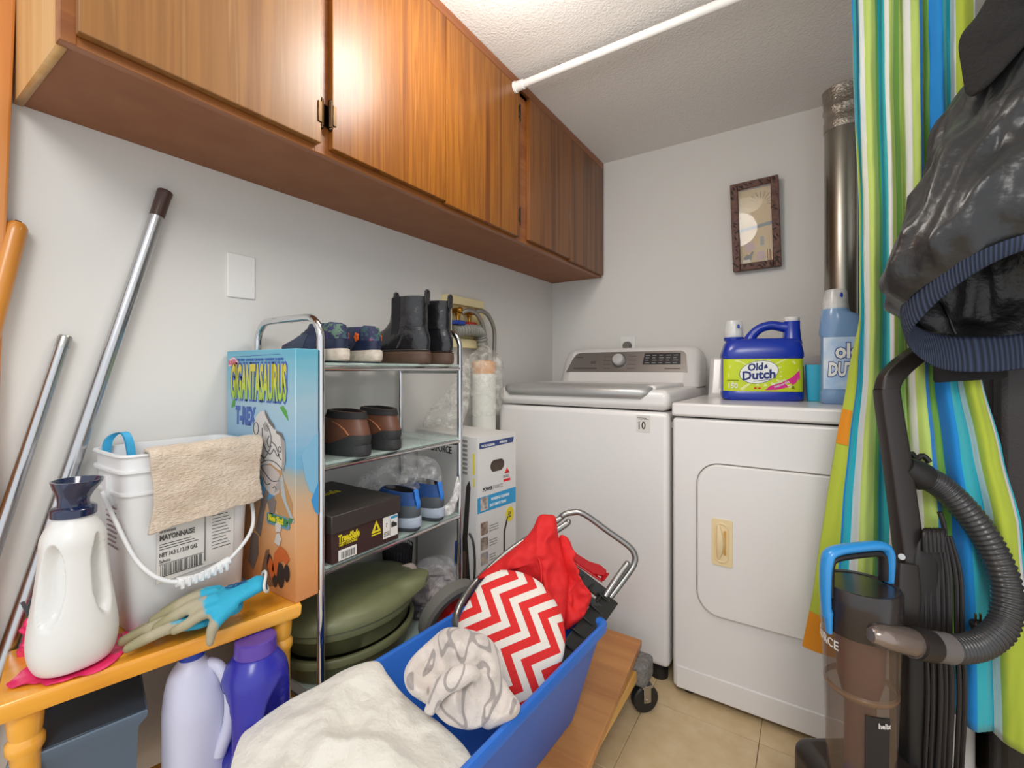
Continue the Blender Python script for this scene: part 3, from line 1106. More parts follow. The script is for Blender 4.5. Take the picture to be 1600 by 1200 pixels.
# black chelsea boots
bt = local_empty('chelsea_boot', 'black leather chelsea boot with brown sole, beside the navy sneakers', 'boot', 'black boots on the top shelf')
M_leather = mat('black_leather', '1A1A1D', .27, coat=.4, bump=(26, .6, .010))
sole(bt, 'sole', mat('brown_sole', '4A352A', .55, var=(40, '5C4435', .3)), -.003, .280, .039, .044, 0, .034, .012)
sole(bt, 'welt', mat('dark_welt', '37302B', .5), -.001, .277, .038, .043, .034, .039, .012)
BR = [(.036, .004, .268, .0345, .040, .03), (.050, .001, .264, .0345, .039, .02), (.066, .001, .235, .0335, .035, .0), (.082, .004, .185, .032, .031, .0),
      (.098, .009, .148, .0305, .0295, .0), (.115, .013, .130, .031, .031, .0), (.140, .013, .122, .033, .034, .0), (.165, .009, .119, .035, .036, 0), (.180, .006, .118, .036, .037, 0)]
upper(bt, M_leather, BR, rim=.004, depth=.08, sharp=70)
M_el = mat('elastic_black', '1E1E20', .9, bump=(300, .5, .002))
for s in (-1, 1):
    side_patch(BR, [(.080, .084, .104), (.098, .078, .104), (.120, .074, .104), (.145, .072, .107), (.165, .070, .109), (.1795, .069, .110)], s, .0014).build('elastic_panel', M_el, bt, local=True, sharp=60)
for x in (.007, .113):
    MB().tube([(x, -.007, .165), (x - .001, -.007, .194), (x - .001, .007, .194), (x, .007, .165)], .003, 8, smooth=3).box((x - .002, -.009, .160), (x + .002, .009, .196), .001).build('pull_tab', mat('tab_black', '262628', .7), bt, local=True)
heel_patch(BR, (.040, .052, .064, .076), lambda z: .085 - (z - .04) * .5, .0014).build('heel_counter', M_leather, bt, local=True, sharp=60)
MB().tube([(.004, 0, .078), (.010, .0, .10), (.0125, 0, .125), (.0105, 0, .15), (.006, 0, .178)], .0022, 8, smooth=4).build('back_seam', M_leather, bt, local=True)
place(bt, (-.850, .892, TIER[0] + GT), math.pi + .12)
copy_thing(bt, (-.853, .988, TIER[0] + GT), math.pi + .05, 'black leather chelsea boot with brown sole, at the valve box end of the top shelf', True)

# brown leather shoes
br = local_empty('leather_shoe', 'brown leather slip-on shoe with thick black sole, nearer the dinosaur box', 'shoe', 'brown shoes on the second shelf')
M_brown = mat('brown_leather', '5C3A2A', .45, bump=(60, .3, .002), var=(18, '6E4836', .3))
M_rub = mat('black_rubber', '2B2C2D', .6, bump=(220, .5, .002))
sole(br, 'sole', M_rub, -.004, .29, .042, .049, 0, .028, .014, .0)
LR = [(.020, .006, .278, .040, .046, .02), (.036, .000, .272, .0415, .046, .01), (.052, .000, .245, .0395, .043, .0), (.066, .005, .20, .0355, .038, -.01),
      (.080, .011, .16, .031, .034, .0), (.092, .014, .145, .0285, .032, .02), (.100, .017, .138, .0265, .031, .03)]
upper(br, M_brown, LR, rim=.005)
heel_patch(LR, (.022, .030, .038, .044, .049), lambda z: .100 - (z - .02) * 2.6, .0026).build('heel_cup', M_rub, br, local=True, sharp=60)
heel_patch(LR, (.086, .091, .096, .1008), lambda z: .120, .002).build('collar', mat('black_padding', '211F20', .8), br, 'black padded collar', local=True, sharp=70)
M_st = mat('tan_stitch', 'B0704A', .7)
for s in (-1, 1):
    st = side_patch(LR, [(.026, .115, .118), (.040, .125, .128), (.055, .142, .145), (.066, .150, .153)], s, .0016, nx=2)
    st.build('stitching', M_st, br, local=True)
    st = side_patch(LR, [(.050, .028, .031), (.062, .040, .043), (.072, .058, .061), (.079, .085, .088)], s, .0016, nx=2)
    st.build('stitching', M_st, br, local=True)
place(br, (-.848, .686, TIER[1] + GT), math.pi - .06)
copy_thing(br, (-.852, .782, TIER[1] + GT), math.pi - .10, 'brown leather slip-on shoe with thick black sole, nearer the middle of the second shelf', True)

# blue running shoes in a bag
bs = local_empty('running_shoe', 'blue running shoe with grey sole, beside the brown shoe box', 'shoe', 'blue shoes on the third shelf')
M_blue = mat('blue_mesh', '1F4C8C', .7, bump=(260, .4, .002), var=(20, '16345F', .2))
sole(bs, 'midsole', mat('grey_midsole', 'A9B4C2', .6), -.005, .268, .0385, .045, .010, .038, .016, .0)
sole(bs, 'outsole', mat('charcoal_outsole', '3A3E42', .7), .0, .262, .0365, .043, 0, .014, .016)
NRG = [(.032, .005, .258, .036, .042, .02), (.046, .001, .252, .0365, .041, .01), (.062, .001, .215, .0345, .037, -.01), (.076, .006, .17, .031, .032, 0), (.088, .011, .14, .028, .030, .02), (.100, .014, .125, .0255, .029, .04)]
upper(bs, M_blue, NRG, rim=.004)
heel_patch(NRG, (.034, .046, .058, .068), lambda z: .085 - (z - .034) * 1.2, .0018).build('heel_cap', mat('heel_grey', '4E5358', .6), bs, local=True, sharp=60)
MB().tube([(.002, 0, .060), (.0, 0, .072), (.005, 0, .088), (.009, 0, .106), (.013, 0, .104)], .0075, 10, smooth=4, flat=(.3, X_)).build('pull_tab', mat('tab_blue', '2E7BD6', .5), bs, 'bright blue pull tab', local=True)
lc = MB()
for k in range(4):
    x = .122 + k * .018
    z = .092 - k * .008
    lc.tube([(x, -.026, z - .006), (x - .003, 0, z + .006), (x, .026, z - .006)], .0028, 8, smooth=4)
lc.build('laces', mat('navy_lace', '1B2B50', .7), bs, local=True)
place(bs, (-.855, .858, TIER[2] + GT), math.pi + .05)
copy_thing(bs, (-.858, .952, TIER[2] + GT), math.pi - .02, 'blue running shoe with grey sole, nearest the right post of the rack', True)

bg = empty('plastic_bag', (-.95, .90, TIER[2] + GT), 'crumpled clear plastic bag around the blue running shoes', 'plastic bag')
ol = [(565, 770), (590, 740), (625, 722), (660, 714), (700, 722), (716, 742), (718, 775), (706, 785), (680, 765), (655, 750), (645, 765), (640, 790), (625, 800), (600, 790)]
pillow([(x, y) for x, y in [((p[0] - 640) * .00175, (760 - p[1]) * .00175) for p in ol]], (-.985, .895, .695), (0.55, .83, 0), Z_, (.83, -.55, .0), .04, .03, 18, seed=4).build('bag_film', M_bag, bg, sharp=180)
pillow([((p[0] - 705) * .0017, (790 - p[1]) * .0017) for p in [(714, 745), (719, 770), (712, 790), (706, 806), (690, 812), (668, 809), (690, 802), (700, 785), (707, 765)]], (-.868, 1.008, .632), (.55, .83, 0), Z_, (.83, -.55, 0), .012, .012, 40, seed=9, NA=54, NR=10).build('bag_tail', clear_plastic('white_bag', 'F0EEEC', .7), bg, sharp=180)

# ---------------------------------------------------------------- shoe box
sb = empty('shoe_box', (-.99, .70, TIER[2] + GT), 'dark brown safety shoe box with yellow print on the third shelf', 'box')
zb = TIER[2] + GT
M_box = mat('maroon_card', '3A2320', .55)
M_lid = mat('lid_card', '37302C', .5)
bx0, bx1, by0, by1 = -1.135, -.864, .606, .797
MB().box((bx0, by0, zb), (bx1, by1, zb + .10), .001, seg=1).build('base', M_box, sb)
MB().box((bx0 - .003, by0 - .003, zb + .066), (bx1 + .004, by1 + .003, zb + .106), .0015, seg=1).build('lid', M_lid, sb)
fx = bx1 + .0006
p = MB()
p.text('TreadSafe', .034, (fx, by0 + .016, zb + .043), Y_, Z_, X_, bold=.0012, h=.0006, fit=(.056, .017))
p.prism([(.018, .0405), (.068, .0405), (.068, .042), (.018, .042)], (fx, by0, zb), Y_, Z_, X_, .0005)
p.text('SAFETY FOOTWEAR', .010, (fx, by0 + .018, zb + .034), Y_, Z_, X_, h=.0004, fit=(.048, .005))
p.build('yellow_lettering', M_yellow_ink, sb)
MB().prism([(.106, .036), (.134, .036), (.120, .064)], (fx, by0, zb), Y_, Z_, X_, .0006).build('warning_triangle', M_yellow_ink, sb)
MB().prism([(.106, .030), (.134, .030), (.134, .033), (.106, .033)], (fx, by0, zb), Y_, Z_, X_, .0006).build('yellow_bar', M_yellow_ink, sb)
MB().prism([(.115, .041), (.125, .041), (.120, .053)], (fx + .0007, by0, zb), Y_, Z_, X_, .0003).build('triangle_mark', M_box, sb)
MB().text('TreadSafe', .045, (-1.02, by0 + .03, zb + .1062), Y_, -X_, Z_, .6, bold=.0006).build('lid_lettering', M_yellow_ink, sb)
MB().prism([(.016, .003), (.064, .003), (.064, .026), (.016, .026)], (fx, by0, zb), Y_, Z_, X_, .0005).build('barcode_label', M_paper, sb)
MB().prism([(.140, .012), (.187, .012), (.187, .064), (.140, .064)], (fx, by0, zb), Y_, Z_, X_, .0005).build('size_label', M_paper, sb)
p = MB()
for k in range(15):
    p.prism([(.023 + k * .0024, .006), (.0236 + k * .0024 + (k % 3) * .0004, .006), (.0236 + k * .0024 + (k % 3) * .0004, .021), (.023 + k * .0024, .021)], (fx + .0006, by0, zb), Y_, Z_, X_, .0003)
p.text('7', .012, (fx + .0006, by0 + .148, zb + .040), Y_, Z_, X_)
p.prism([(.166, .034), (.184, .034), (.184, .041), (.178, .044), (.172, .048), (.166, .046)], (fx + .0006, by0, zb), Y_, Z_, X_, .0003)
p.prism([(.1615, .014), (.162, .014), (.162, .056), (.1615, .056)], (fx + .0006, by0, zb), Y_, Z_, X_, .0003)
for k in range(3):
    p.prism([(.143, .018 + k * .004), (.16, .018 + k * .004), (.16, .0195 + k * .004), (.143, .0195 + k * .004)], (fx + .0006, by0, zb), Y_, Z_, X_, .0003)
p.build('black_print', M_ink, sb)
MB().prism([(.164, .055), (.186, .055), (.186, .061), (.164, .061)], (fx + .0006, by0, zb), Y_, Z_, X_, .0003).build('blue_print', M_blue_ink, sb)

# ---------------------------------------------------------------- olive tubs on the fourth tier
M_olive = mat('olive_plastic', '6A6D4C', .42, bump=(160, .12, .001), var=(30, '747754', .3))
tz = TIER[3] + GT
tcx, tcy = -.988, .748


def tub_shell(zz):
    return MB().loft([sring((tcx, tcy, zz), .118, .150, 2.0, 72), sring((tcx, tcy, zz + .004), .126, .158, 2.0, 72), sring((tcx, tcy, zz + .040), .134, .170, 2.0, 72),
                      sring((tcx, tcy, zz + .043), .139, .176, 2.0, 72), sring((tcx, tcy, zz + .056), .140, .178, 2.0, 72), sring((tcx, tcy, zz + .060), .137, .175, 2.0, 72),
                      sring((tcx, tcy, zz + .060), .130, .166, 2.0, 72), sring((tcx, tcy, zz + .012), .122, .158, 2.0, 72)])


o = tub_shell(tz).build('tub', M_olive, sharp=50)
settle(tag(o, 'open olive green plastic tub at the bottom of the pair on the rack', 'tub', 'olive tubs on the rack'), (tcx, tcy, tz))
tub2 = empty('tub', (tcx, tcy, tz + .0605), 'olive green plastic tub with a domed lid, upper of the pair on the rack', 'tub', 'olive tubs on the rack')
tub_shell(tz + .0605).build('tub_shell', M_olive, tub2, sharp=50)
lz = tz + .121
rr = [sring((tcx, tcy, lz), .140, .182, 2.0, 96), sring((tcx, tcy, lz + .003), .145, .189, 2.0, 96), sring((tcx, tcy, lz + .018), .1445, .188, 2.0, 96), sring((tcx, tcy, lz + .030), .132, .174, 2.0, 96),
      sring((tcx, tcy, lz + .040), .105, .14, 2.0, 96), sring((tcx, tcy, lz + .046), .06, .09, 2.0, 96), sring((tcx, tcy, lz + .048), .01, .015, 2, 96)]


def spout(p):
    a = math.atan2((p.y - tcy) * .77, p.x - tcx)
    d_ = abs((a - R(42) + math.pi) % (2 * math.pi) - math.pi)
    q = min(1, max(0, 1 - d_ / .34) * 1.9)
    rr_ = math.hypot(p.x - tcx, (p.y - tcy) * .77)
    f = max(0, min(1, (rr_ - .095) / .045)) * q
    return p + V((math.cos(a) * .022 * f, math.sin(a) * .040 * f, .016 * f))


MB().loft(rr).warp(spout).build('lid', M_olive, tub2, 'domed lid with a pouring lip', sharp=50)

# ---------------------------------------------------------------- toy dinosaur box on the bench
BZ = .55
tr = empty('toy_box', (-.995, .5475, BZ), 'tall blue and sand dinosaur toy box standing on the bench end', 'box')


def grad_mat(name, stops, zmax):
    m = bpy.data.materials.new(name)
    m.use_nodes = True
    nt = m.node_tree
    b = nt.nodes['Principled BSDF']
    b.inputs['Roughness'].default_value = .3
    tc = nt.nodes.new('ShaderNodeTexCoord')
    sp = nt.nodes.new('ShaderNodeSeparateXYZ')
    nt.links.new(tc.outputs['Object'], sp.inputs[0])
    nz = nt.nodes.new('ShaderNodeTexNoise')
    nz.inputs['Scale'].default_value = 9
    mp = nt.nodes.new('ShaderNodeMapping')
    mp.inputs['Scale'].default_value = (1, 1, 5)
    nt.links.new(tc.outputs['Object'], mp.inputs[0])
    nt.links.new(mp.outputs[0], nz.inputs['Vector'])
    ma = nt.nodes.new('ShaderNodeMath')
    ma.operation = 'MULTIPLY_ADD'
    ma.inputs[1].default_value = 1 / zmax
    nt.links.new(sp.outputs[2], ma.inputs[0])
    mb_ = nt.nodes.new('ShaderNodeMath')
    mb_.operation = 'MULTIPLY_ADD'
    mb_.inputs[1].default_value = .12
    mb_.inputs[2].default_value = -.06
    nt.links.new(nz.outputs[0], mb_.inputs[0])
    nt.links.new(mb_.outputs[0], ma.inputs[2])
    rp = ramp(nt, stops)
    nt.links.new(ma.outputs[0], rp.inputs[0])
    nt.links.new(rp.outputs[0], b.inputs['Base Color'])
    return m


TX0, TX1, TY0, TY1, TH = -1.142, -.862, .522, .573, .513
Mg = grad_mat('toy_box_print', [(0, 'D08A55'), (.12, 'D9985F'), (.30, 'D8A679'), (.42, 'C3A98C'), (.50, '9CA6A4'), (.55, '6FAACB'), (.64, '8FB6D0'), (.78, '9DBBCB'), (.92, '7AB2C6'), (1, '62AAC2')], TH)
MB().box((TX0, TY0, BZ), (TX1, TY1, BZ + TH), .0015, seg=1).build('carton', Mg, tr)
OF = V((TX0, TY0 - .0004, BZ))
NF = -Y_


def tr_print(name, m, polys, off=0.0, lab=None):
    mb = MB()
    for q in polys:
        mb.prism(q, OF, X_, Z_, NF, .0005, off)
    return mb.build(name, m, tr, lab)


M_navyp = mat('title_blue', '3F5FA8', .4)
M_title = grad_mat('title_green', [(0, '7FB04A'), (.81, '9FC23F'), (.86, 'C3CB3B'), (.92, 'CDBF35'), (1, 'D6C22E')], TH)
MB().text('GIGANTASAURUS', .1, OF + X_ * .017 + Z_ * .398, X_, Z_, NF, bold=.013, h=.0004, fit=(.236, .090), shear=.05).build('title_outline', M_navyp, tr)
MB().text('GIGANTASAURUS', .1, OF + X_ * .021 + Z_ * .403 + NF * .0006, X_, Z_, NF, bold=.003, h=.0004, fit=(.228, .080), shear=.05).build('title_lettering', M_title, tr)
MB().text('T-REX', .056, OF + X_ * .042 + Z_ * .346, X_, (.0, 0, 1), NF, bold=.003, fit=(.088, .042), shear=.05).build('subtitle_lettering', M_navyp, tr)
tl = MB().text('BUILD YOUR OWN • CONSTRUIS TON PROPRE • CONSTRUYE TU PROPIO', .0085, OF + X_ * .025 + Z_ * .489, X_, (.02, 0, 1), NF, .75)
tl.prism([(.03, .499), (.225, .502), (.225, .5028), (.03, .4998)], OF, X_, Z_, NF, .0004)
tl.prism([(.02, .484), (.225, .487), (.225, .4878), (.02, .4848)], OF, X_, Z_, NF, .0004)
tl.build('banner_lettering', M_navyp, tr)
lg = MB().prism([(.008, .478), (.05, .480), (.055, .487), (.046, .495), (.034, .499), (.016, .495)], OF, X_, Z_, NF, .0004)
lg.build('corner_logo', mat('pale_pink', 'E6B8B8', .5), tr)
MB().text('ROBOTIC', .013, OF + X_ * .010 + Z_ * .482 + NF * .0005, X_, Z_, NF, .62, bold=.0003).build('logo_lettering', mat('rose_ink', 'C96A74', .5), tr)
tr_print('leaf_print', mat('leaf_green', '4F9A3C', .5), [[(.022, .382), (.038, .386), (.040, .404), (.028, .398)], [(.225, .392), (.240, .378), (.256, .366), (.250, .384), (.236, .396)]])
tr_print('ground_print', mat('ochre_rock', 'B48A5C', .5), [[(.175, .29), (.215, .30), (.235, .25), (.27, .20), (.27, .17), (.22, .17), (.18, .20)]])
tr_print('sky_print', mat('deep_sky', '4E93C2', .4), [[(.150, .185), (.205, .20), (.215, .255), (.150, .25)]], .0002)
tr_print('dinosaur_print', mat('cardboard_dino', 'CDC9C6', .5), [
    [(.118, .262), (.116, .30), (.120, .345), (.132, .368), (.150, .380), (.168, .382), (.185, .362), (.210, .344), (.232, .338), (.242, .322), (.246, .29), (.238, .262), (.222, .262), (.19, .272), (.15, .264)]], .0005)
tr_print('jaw_print', mat('cardboard_jaw', 'BFB4B0', .5), [[(.150, .258), (.165, .266), (.19, .268), (.222, .256), (.230, .236), (.222, .214), (.205, .206), (.185, .208), (.165, .222), (.155, .24)]], .0005)
tr_print('cheek_print', mat('cardboard_shadow', '9E9895', .5), [[(.222, .34), (.234, .338), (.244, .322), (.247, .285), (.240, .262), (.232, .262), (.236, .29), (.230, .325)], [(.205, .212), (.225, .222), (.230, .240), (.224, .250), (.214, .232)], [(.16, .352), (.172, .36), (.186, .35), (.180, .338), (.166, .34)]], .0009)
dk = MB()
for q in ([(.168, .384), (.186, .366), (.205, .352), (.207, .344), (.186, .356), (.170, .374)], [(.212, .343), (.234, .339), (.242, .326), (.238, .326), (.230, .333), (.212, .338)]):
    dk.prism(q, OF, X_, Z_, NF, .0003, .0012)
dk.build('crest_print', mat('crest_ink', '6A6460', .5), tr)
ln = MB()
for line in ([(.176, .352), (.188, .34), (.194, .322), (.186, .306), (.178, .318), (.186, .330)], [(.158, .345), (.160, .32), (.172, .300), (.190, .292), (.204, .304)], [(.196, .318), (.212, .31), (.224, .29), (.232, .284)],
             [(.194, .31), (.176, .288), (.164, .28), (.160, .284)], [(.152, .268), (.18, .278), (.21, .276), (.236, .264)], [(.152, .262), (.172, .248), (.196, .236), (.224, .24)], [(.122, .31), (.128, .318), (.126, .326)], [(.122, .288), (.130, .292), (.130, .302)],
             [(.144, .268), (.150, .282), (.160, .284), (.168, .276)], [(.206, .302), (.218, .29), (.224, .296)], [(.16, .24), (.175, .226), (.19, .23)], [(.20, .222), (.208, .226), (.214, .22)]):
    ln.tube([OF + X_ * x + Z_ * z + NF * .0013 for x, z in line], .0009, 5, smooth=5)
for cx, cz, rx, rz in ((.133, .342, .010, .013), (.226, .305, .005, .006)):
    ln.tube([OF + X_ * (cx + rx * math.cos(a)) + Z_ * (cz + rz * math.sin(a)) + NF * .0013 for a in [k * math.pi / 9 for k in range(18)]], .0008, 5, True)
ln.build('dinosaur_lines', mat('sketch_ink', '3A3C40', .5), tr)['kind'] = 'stuff'
tr_print('tail_print', mat('grey_cone', 'A9B2B4', .5), [[(.235, .255), (.25, .20), (.278, .165), (.272, .16), (.232, .21), (.228, .245)]], .0008)
tr_print('limb_print', mat('cardboard_shade', '7A706C', .5), [[(.13, .12), (.155, .19), (.17, .215), (.185, .21), (.165, .165), (.15, .11)], [(.178, .19), (.20, .205), (.213, .195), (.205, .17), (.19, .16)], [(.10, .045), (.115, .115), (.14, .11), (.142, .07), (.12, .03)]], .0009)
MB().prism(rrect(.176, .144, .262, .168, .006, 3), OF, X_, Z_, NF, .0005, .0009).build('badge', mat('badge_teal', '5F8FA6', .5), tr)
MB().prism(rrect(.180, .1485, .256, .166, .006, 3), OF, X_, Z_, NF, .0005, .0012).prism([(.25, .155), (.268, .160), (.276, .170), (.262, .170)], OF, X_, Z_, NF, .0005, .0012).build('badge_face', mat('badge_green', '3F7A4A', .5), tr)
MB().text('New Size!', .019, OF + X_ * .184 + Z_ * .152 + NF * .0018, X_, Z_, NF, .72, bold=.0004).build('badge_lettering', M_yellow_ink, tr)
MB().prism(rrect(.02, .262, .075, .285, .005, 3), OF, X_, Z_, NF, .0005, .0009).build('badge', mat('badge_blue', '4B93A8', .5), tr)
MB().prism([(.03, .268), (.062, .266), (.062, .276), (.03, .279)], OF, X_, Z_, NF, .0004, .0014).build('badge_face', mat('badge_lime', '9DB94A', .5), tr)
M_tyre = mat('print_black', '2A2528', .5)
car = MB()
for cx, cz, rx, rz in ((.230, .045, .013, .026), (.208, .035, .010, .020), (.252, .055, .010, .018), (.187, .060, .010, .020)):
    car.prism([(cx + rx * math.cos(a), cz + rz * math.sin(a)) for a in [k * math.pi / 8 for k in range(16)]], OF, X_, Z_, NF, .0005, .0013)
car.build('buggy_wheels', M_tyre, tr)
tr_print('buggy_print', mat('buggy_orange', 'C9622A', .5), [[(.198, .05), (.206, .085), (.226, .105), (.248, .100), (.262, .085), (.250, .072), (.238, .078), (.222, .070), (.215, .04)], [(.180, .052), (.19, .075), (.204, .062), (.206, .04), (.196, .03)]], .0017)
tr_print('rider_print', mat('bone_grey', 'CFC6BE', .5), [[(.206, .108), (.214, .128), (.226, .132), (.232, .12), (.226, .105)], [(.212, .132), (.210, .148), (.220, .156), (.232, .150), (.230, .135)]], .0016)
tr_print('shadow_print', mat('dust_brown', '7C5B45', .5), [[(.150, .018), (.158, .05), (.172, .085), (.185, .09), (.182, .05), (.20, .015), (.175, .008)]], .0006)
OS = V((TX1 + .0004, TY0, BZ))
MB().prism([(.012, .30), (.05, .34), (.05, .20), (.03, .22), (.02, .25)], OS, Y_, Z_, X_, .0003).build('side_print', mat('side_sky', '7FB4D2', .4), tr)
sp_ = MB()
sp_.prism([(.034, .20), (.0505, .235), (.0505, .165), (.042, .175)], OS, Y_, Z_, X_, .0005, .0003)
sp_.build('side_print', mat('side_blue', '3F93CF', .4), tr)

# ---------------------------------------------------------------- honey pine bench
be = empty('bench', (-1.0, .35, 0), 'honey coloured pine bench with turned legs along the left wall', 'bench')
FL, FR = V((-.947, .130, 0)), V((-.856, .532, 0))
al = (FR - FL).normalized()
inn = V((-al.y, al.x, 0))
L = (FR - FL).length
Bm = Matrix(((al.x, inn.x, 0, FL.x), (al.y, inn.y, 0, FL.y), (0, 0, 1, 0), (0, 0, 0, 1)))
# clipped at the wall, the top is a four-sided board
tp = MB()
pp = [V((0, 0)), V((L, 0)), V((L + .02, .198)), V((.0, .176))]
cxy = sum(pp, V((0, 0))) / 4
rr = []
for z, k in ((BZ - .028, .97), (BZ - .022, .992), (BZ - .006, .998), (BZ - .001, .99), (BZ, .975)):
    ring = []
    for i in range(4):
        a, b_ = pp[i], pp[(i + 1) % 4]
        for j in range(10):
            q = a + (b_ - a) * (j / 10)
            q = cxy + (q - cxy) * k
            ring.append(Bm @ V((q.x, q.y, z)))
    rr.append(ring)
tp.loft(rr).build('seat_board', M_pine, be, sharp=50)
for (a, b_) in ((.03, .03), (L - .03, .03), (.03, .15), (L - .02, .165)):
    c = Bm @ V((a, b_, 0))
    MB().lathe([(.012, 0), (.016, .02), (.019, .12), (.022, .235), (.022, .29), (.018, .34), (.0165, .42), (.0175, .455), (.0215, .462), (.0215, .474), (.0175, .48), (.019, .488), (.0205, .51), (.0205, BZ - .026)], c, 24).build('leg', M_pine, be)
lo = MB()
lo.loft([[Bm @ V((x, y, z)) for x, y in ((.0, .0), (L, 0), (L + .015, .19), (.0, .17))] for z in (.222, .24)]).build('lower_board', M_pine, be)

# things under the bench
LZ = .2405
pj_ = empty('detergent_bottle', (-.868, .447, LZ), 'purple-blue laundry bottle under the bench end', 'bottle')
M_purp = mat('purple_plastic', '2C2C9E', .3, coat=.2)
MB().loft(jug_rings((-.868, .447, LZ), [(0, .044, .044, 3, 0, 0), (.012, .050, .050, 3, 0, 0), (.10, .052, .052, 2.8, 0, 0), (.19, .053, .053, 2.6, 0, 0), (.225, .05, .05, 2.4, 0, 0), (.248, .038, .038, 2.1, 0, 0), (.254, .031, .031, 2, 0, 0)],
                    dents=((R(-108), .13, .55, .075, .30), (R(20), .13, .55, .075, .3)))).build('body', M_purp, pj_, sharp=60)
MB().lathe([(.033, LZ + .250), (.036, LZ + .253), (.0345, LZ + .277), (.030, LZ + .279)], (-.868, .447, 0), 32).build('cap', mat('purple_cap', '5A3FA0', .35), pj_)
wj = empty('bleach_jug', (-.94, .378, LZ), 'pale lavender-white jug with a loop handle under the bench', 'jug')
M_lav = mat('lavender_white', 'C9CBE2', .4)
MB().loft(jug_rings((-.94, .378, LZ), [(0, .038, .042, 3, 0, 0), (.01, .044, .048, 3, 0, 0), (.12, .045, .050, 2.6, 0, 0), (.18, .044, .048, 2.4, 0, -.002), (.23, .034, .038, 2.2, 0, -.005), (.252, .022, .022, 2, 0, -.008), (.26, .019, .019, 2, 0, -.008)])).build('body', M_lav, wj, sharp=60)
MB().tube([(-.925, .392, LZ + .240), (-.905, .402, LZ + .232), (-.892, .412, LZ + .19), (-.890, .410, LZ + .13), (-.902, .398, LZ + .08)], [.010, .010, .0095, .0105, .013], 12, smooth=6).build('handle', M_lav, wj)
MB().lathe([(.020, LZ + .258), (.021, LZ + .262), (.020, LZ + .277), (.015, LZ + .279)], (-.94, .370, 0), 24).build('cap', mat('royal_cap', '2740A8', .4), wj)
tb = empty('storage_tray', (-1.02, .225, LZ), 'slate blue plastic tray with a flared rim under the bench', 'tray')
M_slate = mat('slate_plastic', '56687C', .4)
T4 = [(.012, .025), (.17, .025), (.172, .15), (.02, .14)]


def quad(k, z):
    cx_, cy_ = .095, .085
    return [Bm @ V((cx_ + (x - cx_) * k, cy_ + (y - cy_) * k, z)) for x, y in T4]


MB().loft([quad(.78, LZ), quad(.86, LZ + .18), quad(1.0, LZ + .195), quad(1.02, LZ + .205), quad(.99, LZ + .207)]).build('body', M_slate, tb)
MB().loft([quad(.975, LZ + .206), quad(.97, LZ + .2095)]).build('lid_panel', mat('slate_dark', '35424F', .5), tb)

# ---------------------------------------------------------------- bucket on the bench
bu = empty('bucket', (-1.055, .39, BZ), 'square white pail with a mayonnaise label and bail handle on the bench', 'bucket')
M_pail = mat('pail_plastic', 'E4E5E6', .38)
bc = V((-1.056, .392, 0))


def pr_(hx, hy, z, n=7):
    return sring((bc.x, bc.y, z), hx, hy, n, 64)


PT = .872
rr = [pr_(.068, .092, BZ + .001), pr_(.071, .095, BZ + .006), pr_(.078, .106, PT - .075), pr_(.0785, .1065, PT - .073), pr_(.0825, .111, PT - .072), pr_(.0825, .111, PT - .068), pr_(.080, .1085, PT - .066), pr_(.0805, .109, PT - .034),
      pr_(.086, .115, PT - .032), pr_(.086, .115, PT - .028), pr_(.0815, .110, PT - .026), pr_(.082, .111, PT - .006), pr_(.0865, .116, PT - .003), pr_(.086, .1155, PT), pr_(.080, .109, PT),
      pr_(.078, .107, PT - .01), pr_(.068, .094, BZ + .02), pr_(.064, .09, BZ + .004)]
MB().loft(rr).build('pail', M_pail, bu, sharp=45)
for s in (-1, 1):
    y = bc.y + s * .1095
    MB().box((bc.x - .006, y - .006, PT - .095), (bc.x + .016, y + .006, PT - .04), .002).build('handle_lug', M_pail, bu)
hp_ = [V((bc.x + .004, bc.y - .117, PT - .07)), V((bc.x + .05, bc.y - .112, PT - .115)), V((-.965, .300, PT - .185)), V((-.947, .335, PT - .225)), V((-.944, .385, PT - .236)),
       V((-.944, .435, PT - .222)), V((-.955, .485, PT - .175)), V((bc.x + .05, bc.y + .113, PT - .115)), V((bc.x + .004, bc.y + .117, PT - .07))]
MB().tube(hp_, .0036, 10, smooth=8).build('bail', M_pail, bu)
g = MB().tube([(-.9442, .348, PT - .2315), (-.9425, .385, PT - .236), (-.9425, .435, PT - .2225)], .0085, 12, smooth=6)
for k in range(8):
    g.box((-.937, .351 + k * .0105, PT - .243 + k * .0007), (-.933, .357 + k * .0105, PT - .226 + k * .0007), .001, seg=1)
g.build('bail_grip', M_pail, bu)
lbO = V((bc.x + .0755, bc.y - .065, 0))
tlt = V((.068, 0, 1)).normalized()
nl = V((1, 0, -.068)).normalized()


def on_pail(s, z):
    k = (z - BZ) / (PT - .075 - BZ)
    return V((bc.x + .0713 + .0070 * k + .0012, bc.y + s, z))


MB().loft([[on_pail(-.062, .634), on_pail(.068, .642), on_pail(.068, .79), on_pail(-.062, .79)], [q + nl * .0006 for q in (on_pail(-.062, .634), on_pail(.068, .642), on_pail(.068, .79), on_pail(-.062, .79))]]).build('label', mat('label_grey', 'DCD9D4', .5), bu)
oo = nl * .0009
tx = MB()
tx.text('MAYONNAISE', .0135, on_pail(-.058, .711) + oo, Y_, tlt, nl, .66, bold=.0004)
tx.text('NET 14.3 L / 3.19 GAL', .0105, on_pail(-.058, .681) + oo, Y_, tlt, nl, .62, bold=.0002)
tx.text('MAYONNAISE', .0065, on_pail(-.058, .7245) + oo, Y_, tlt, nl, .62)
tx.text('Selecto', .0085, on_pail(-.058, .670) + oo, Y_, tlt, nl, .7)
for k in range(3):
    tx.box(tuple(on_pail(-.058, .694 + k * .0045) + V((.0004, 0, 0))), tuple(on_pail(.004 - k * .006, .6952 + k * .0045) + V((.0012, 0, 0))))
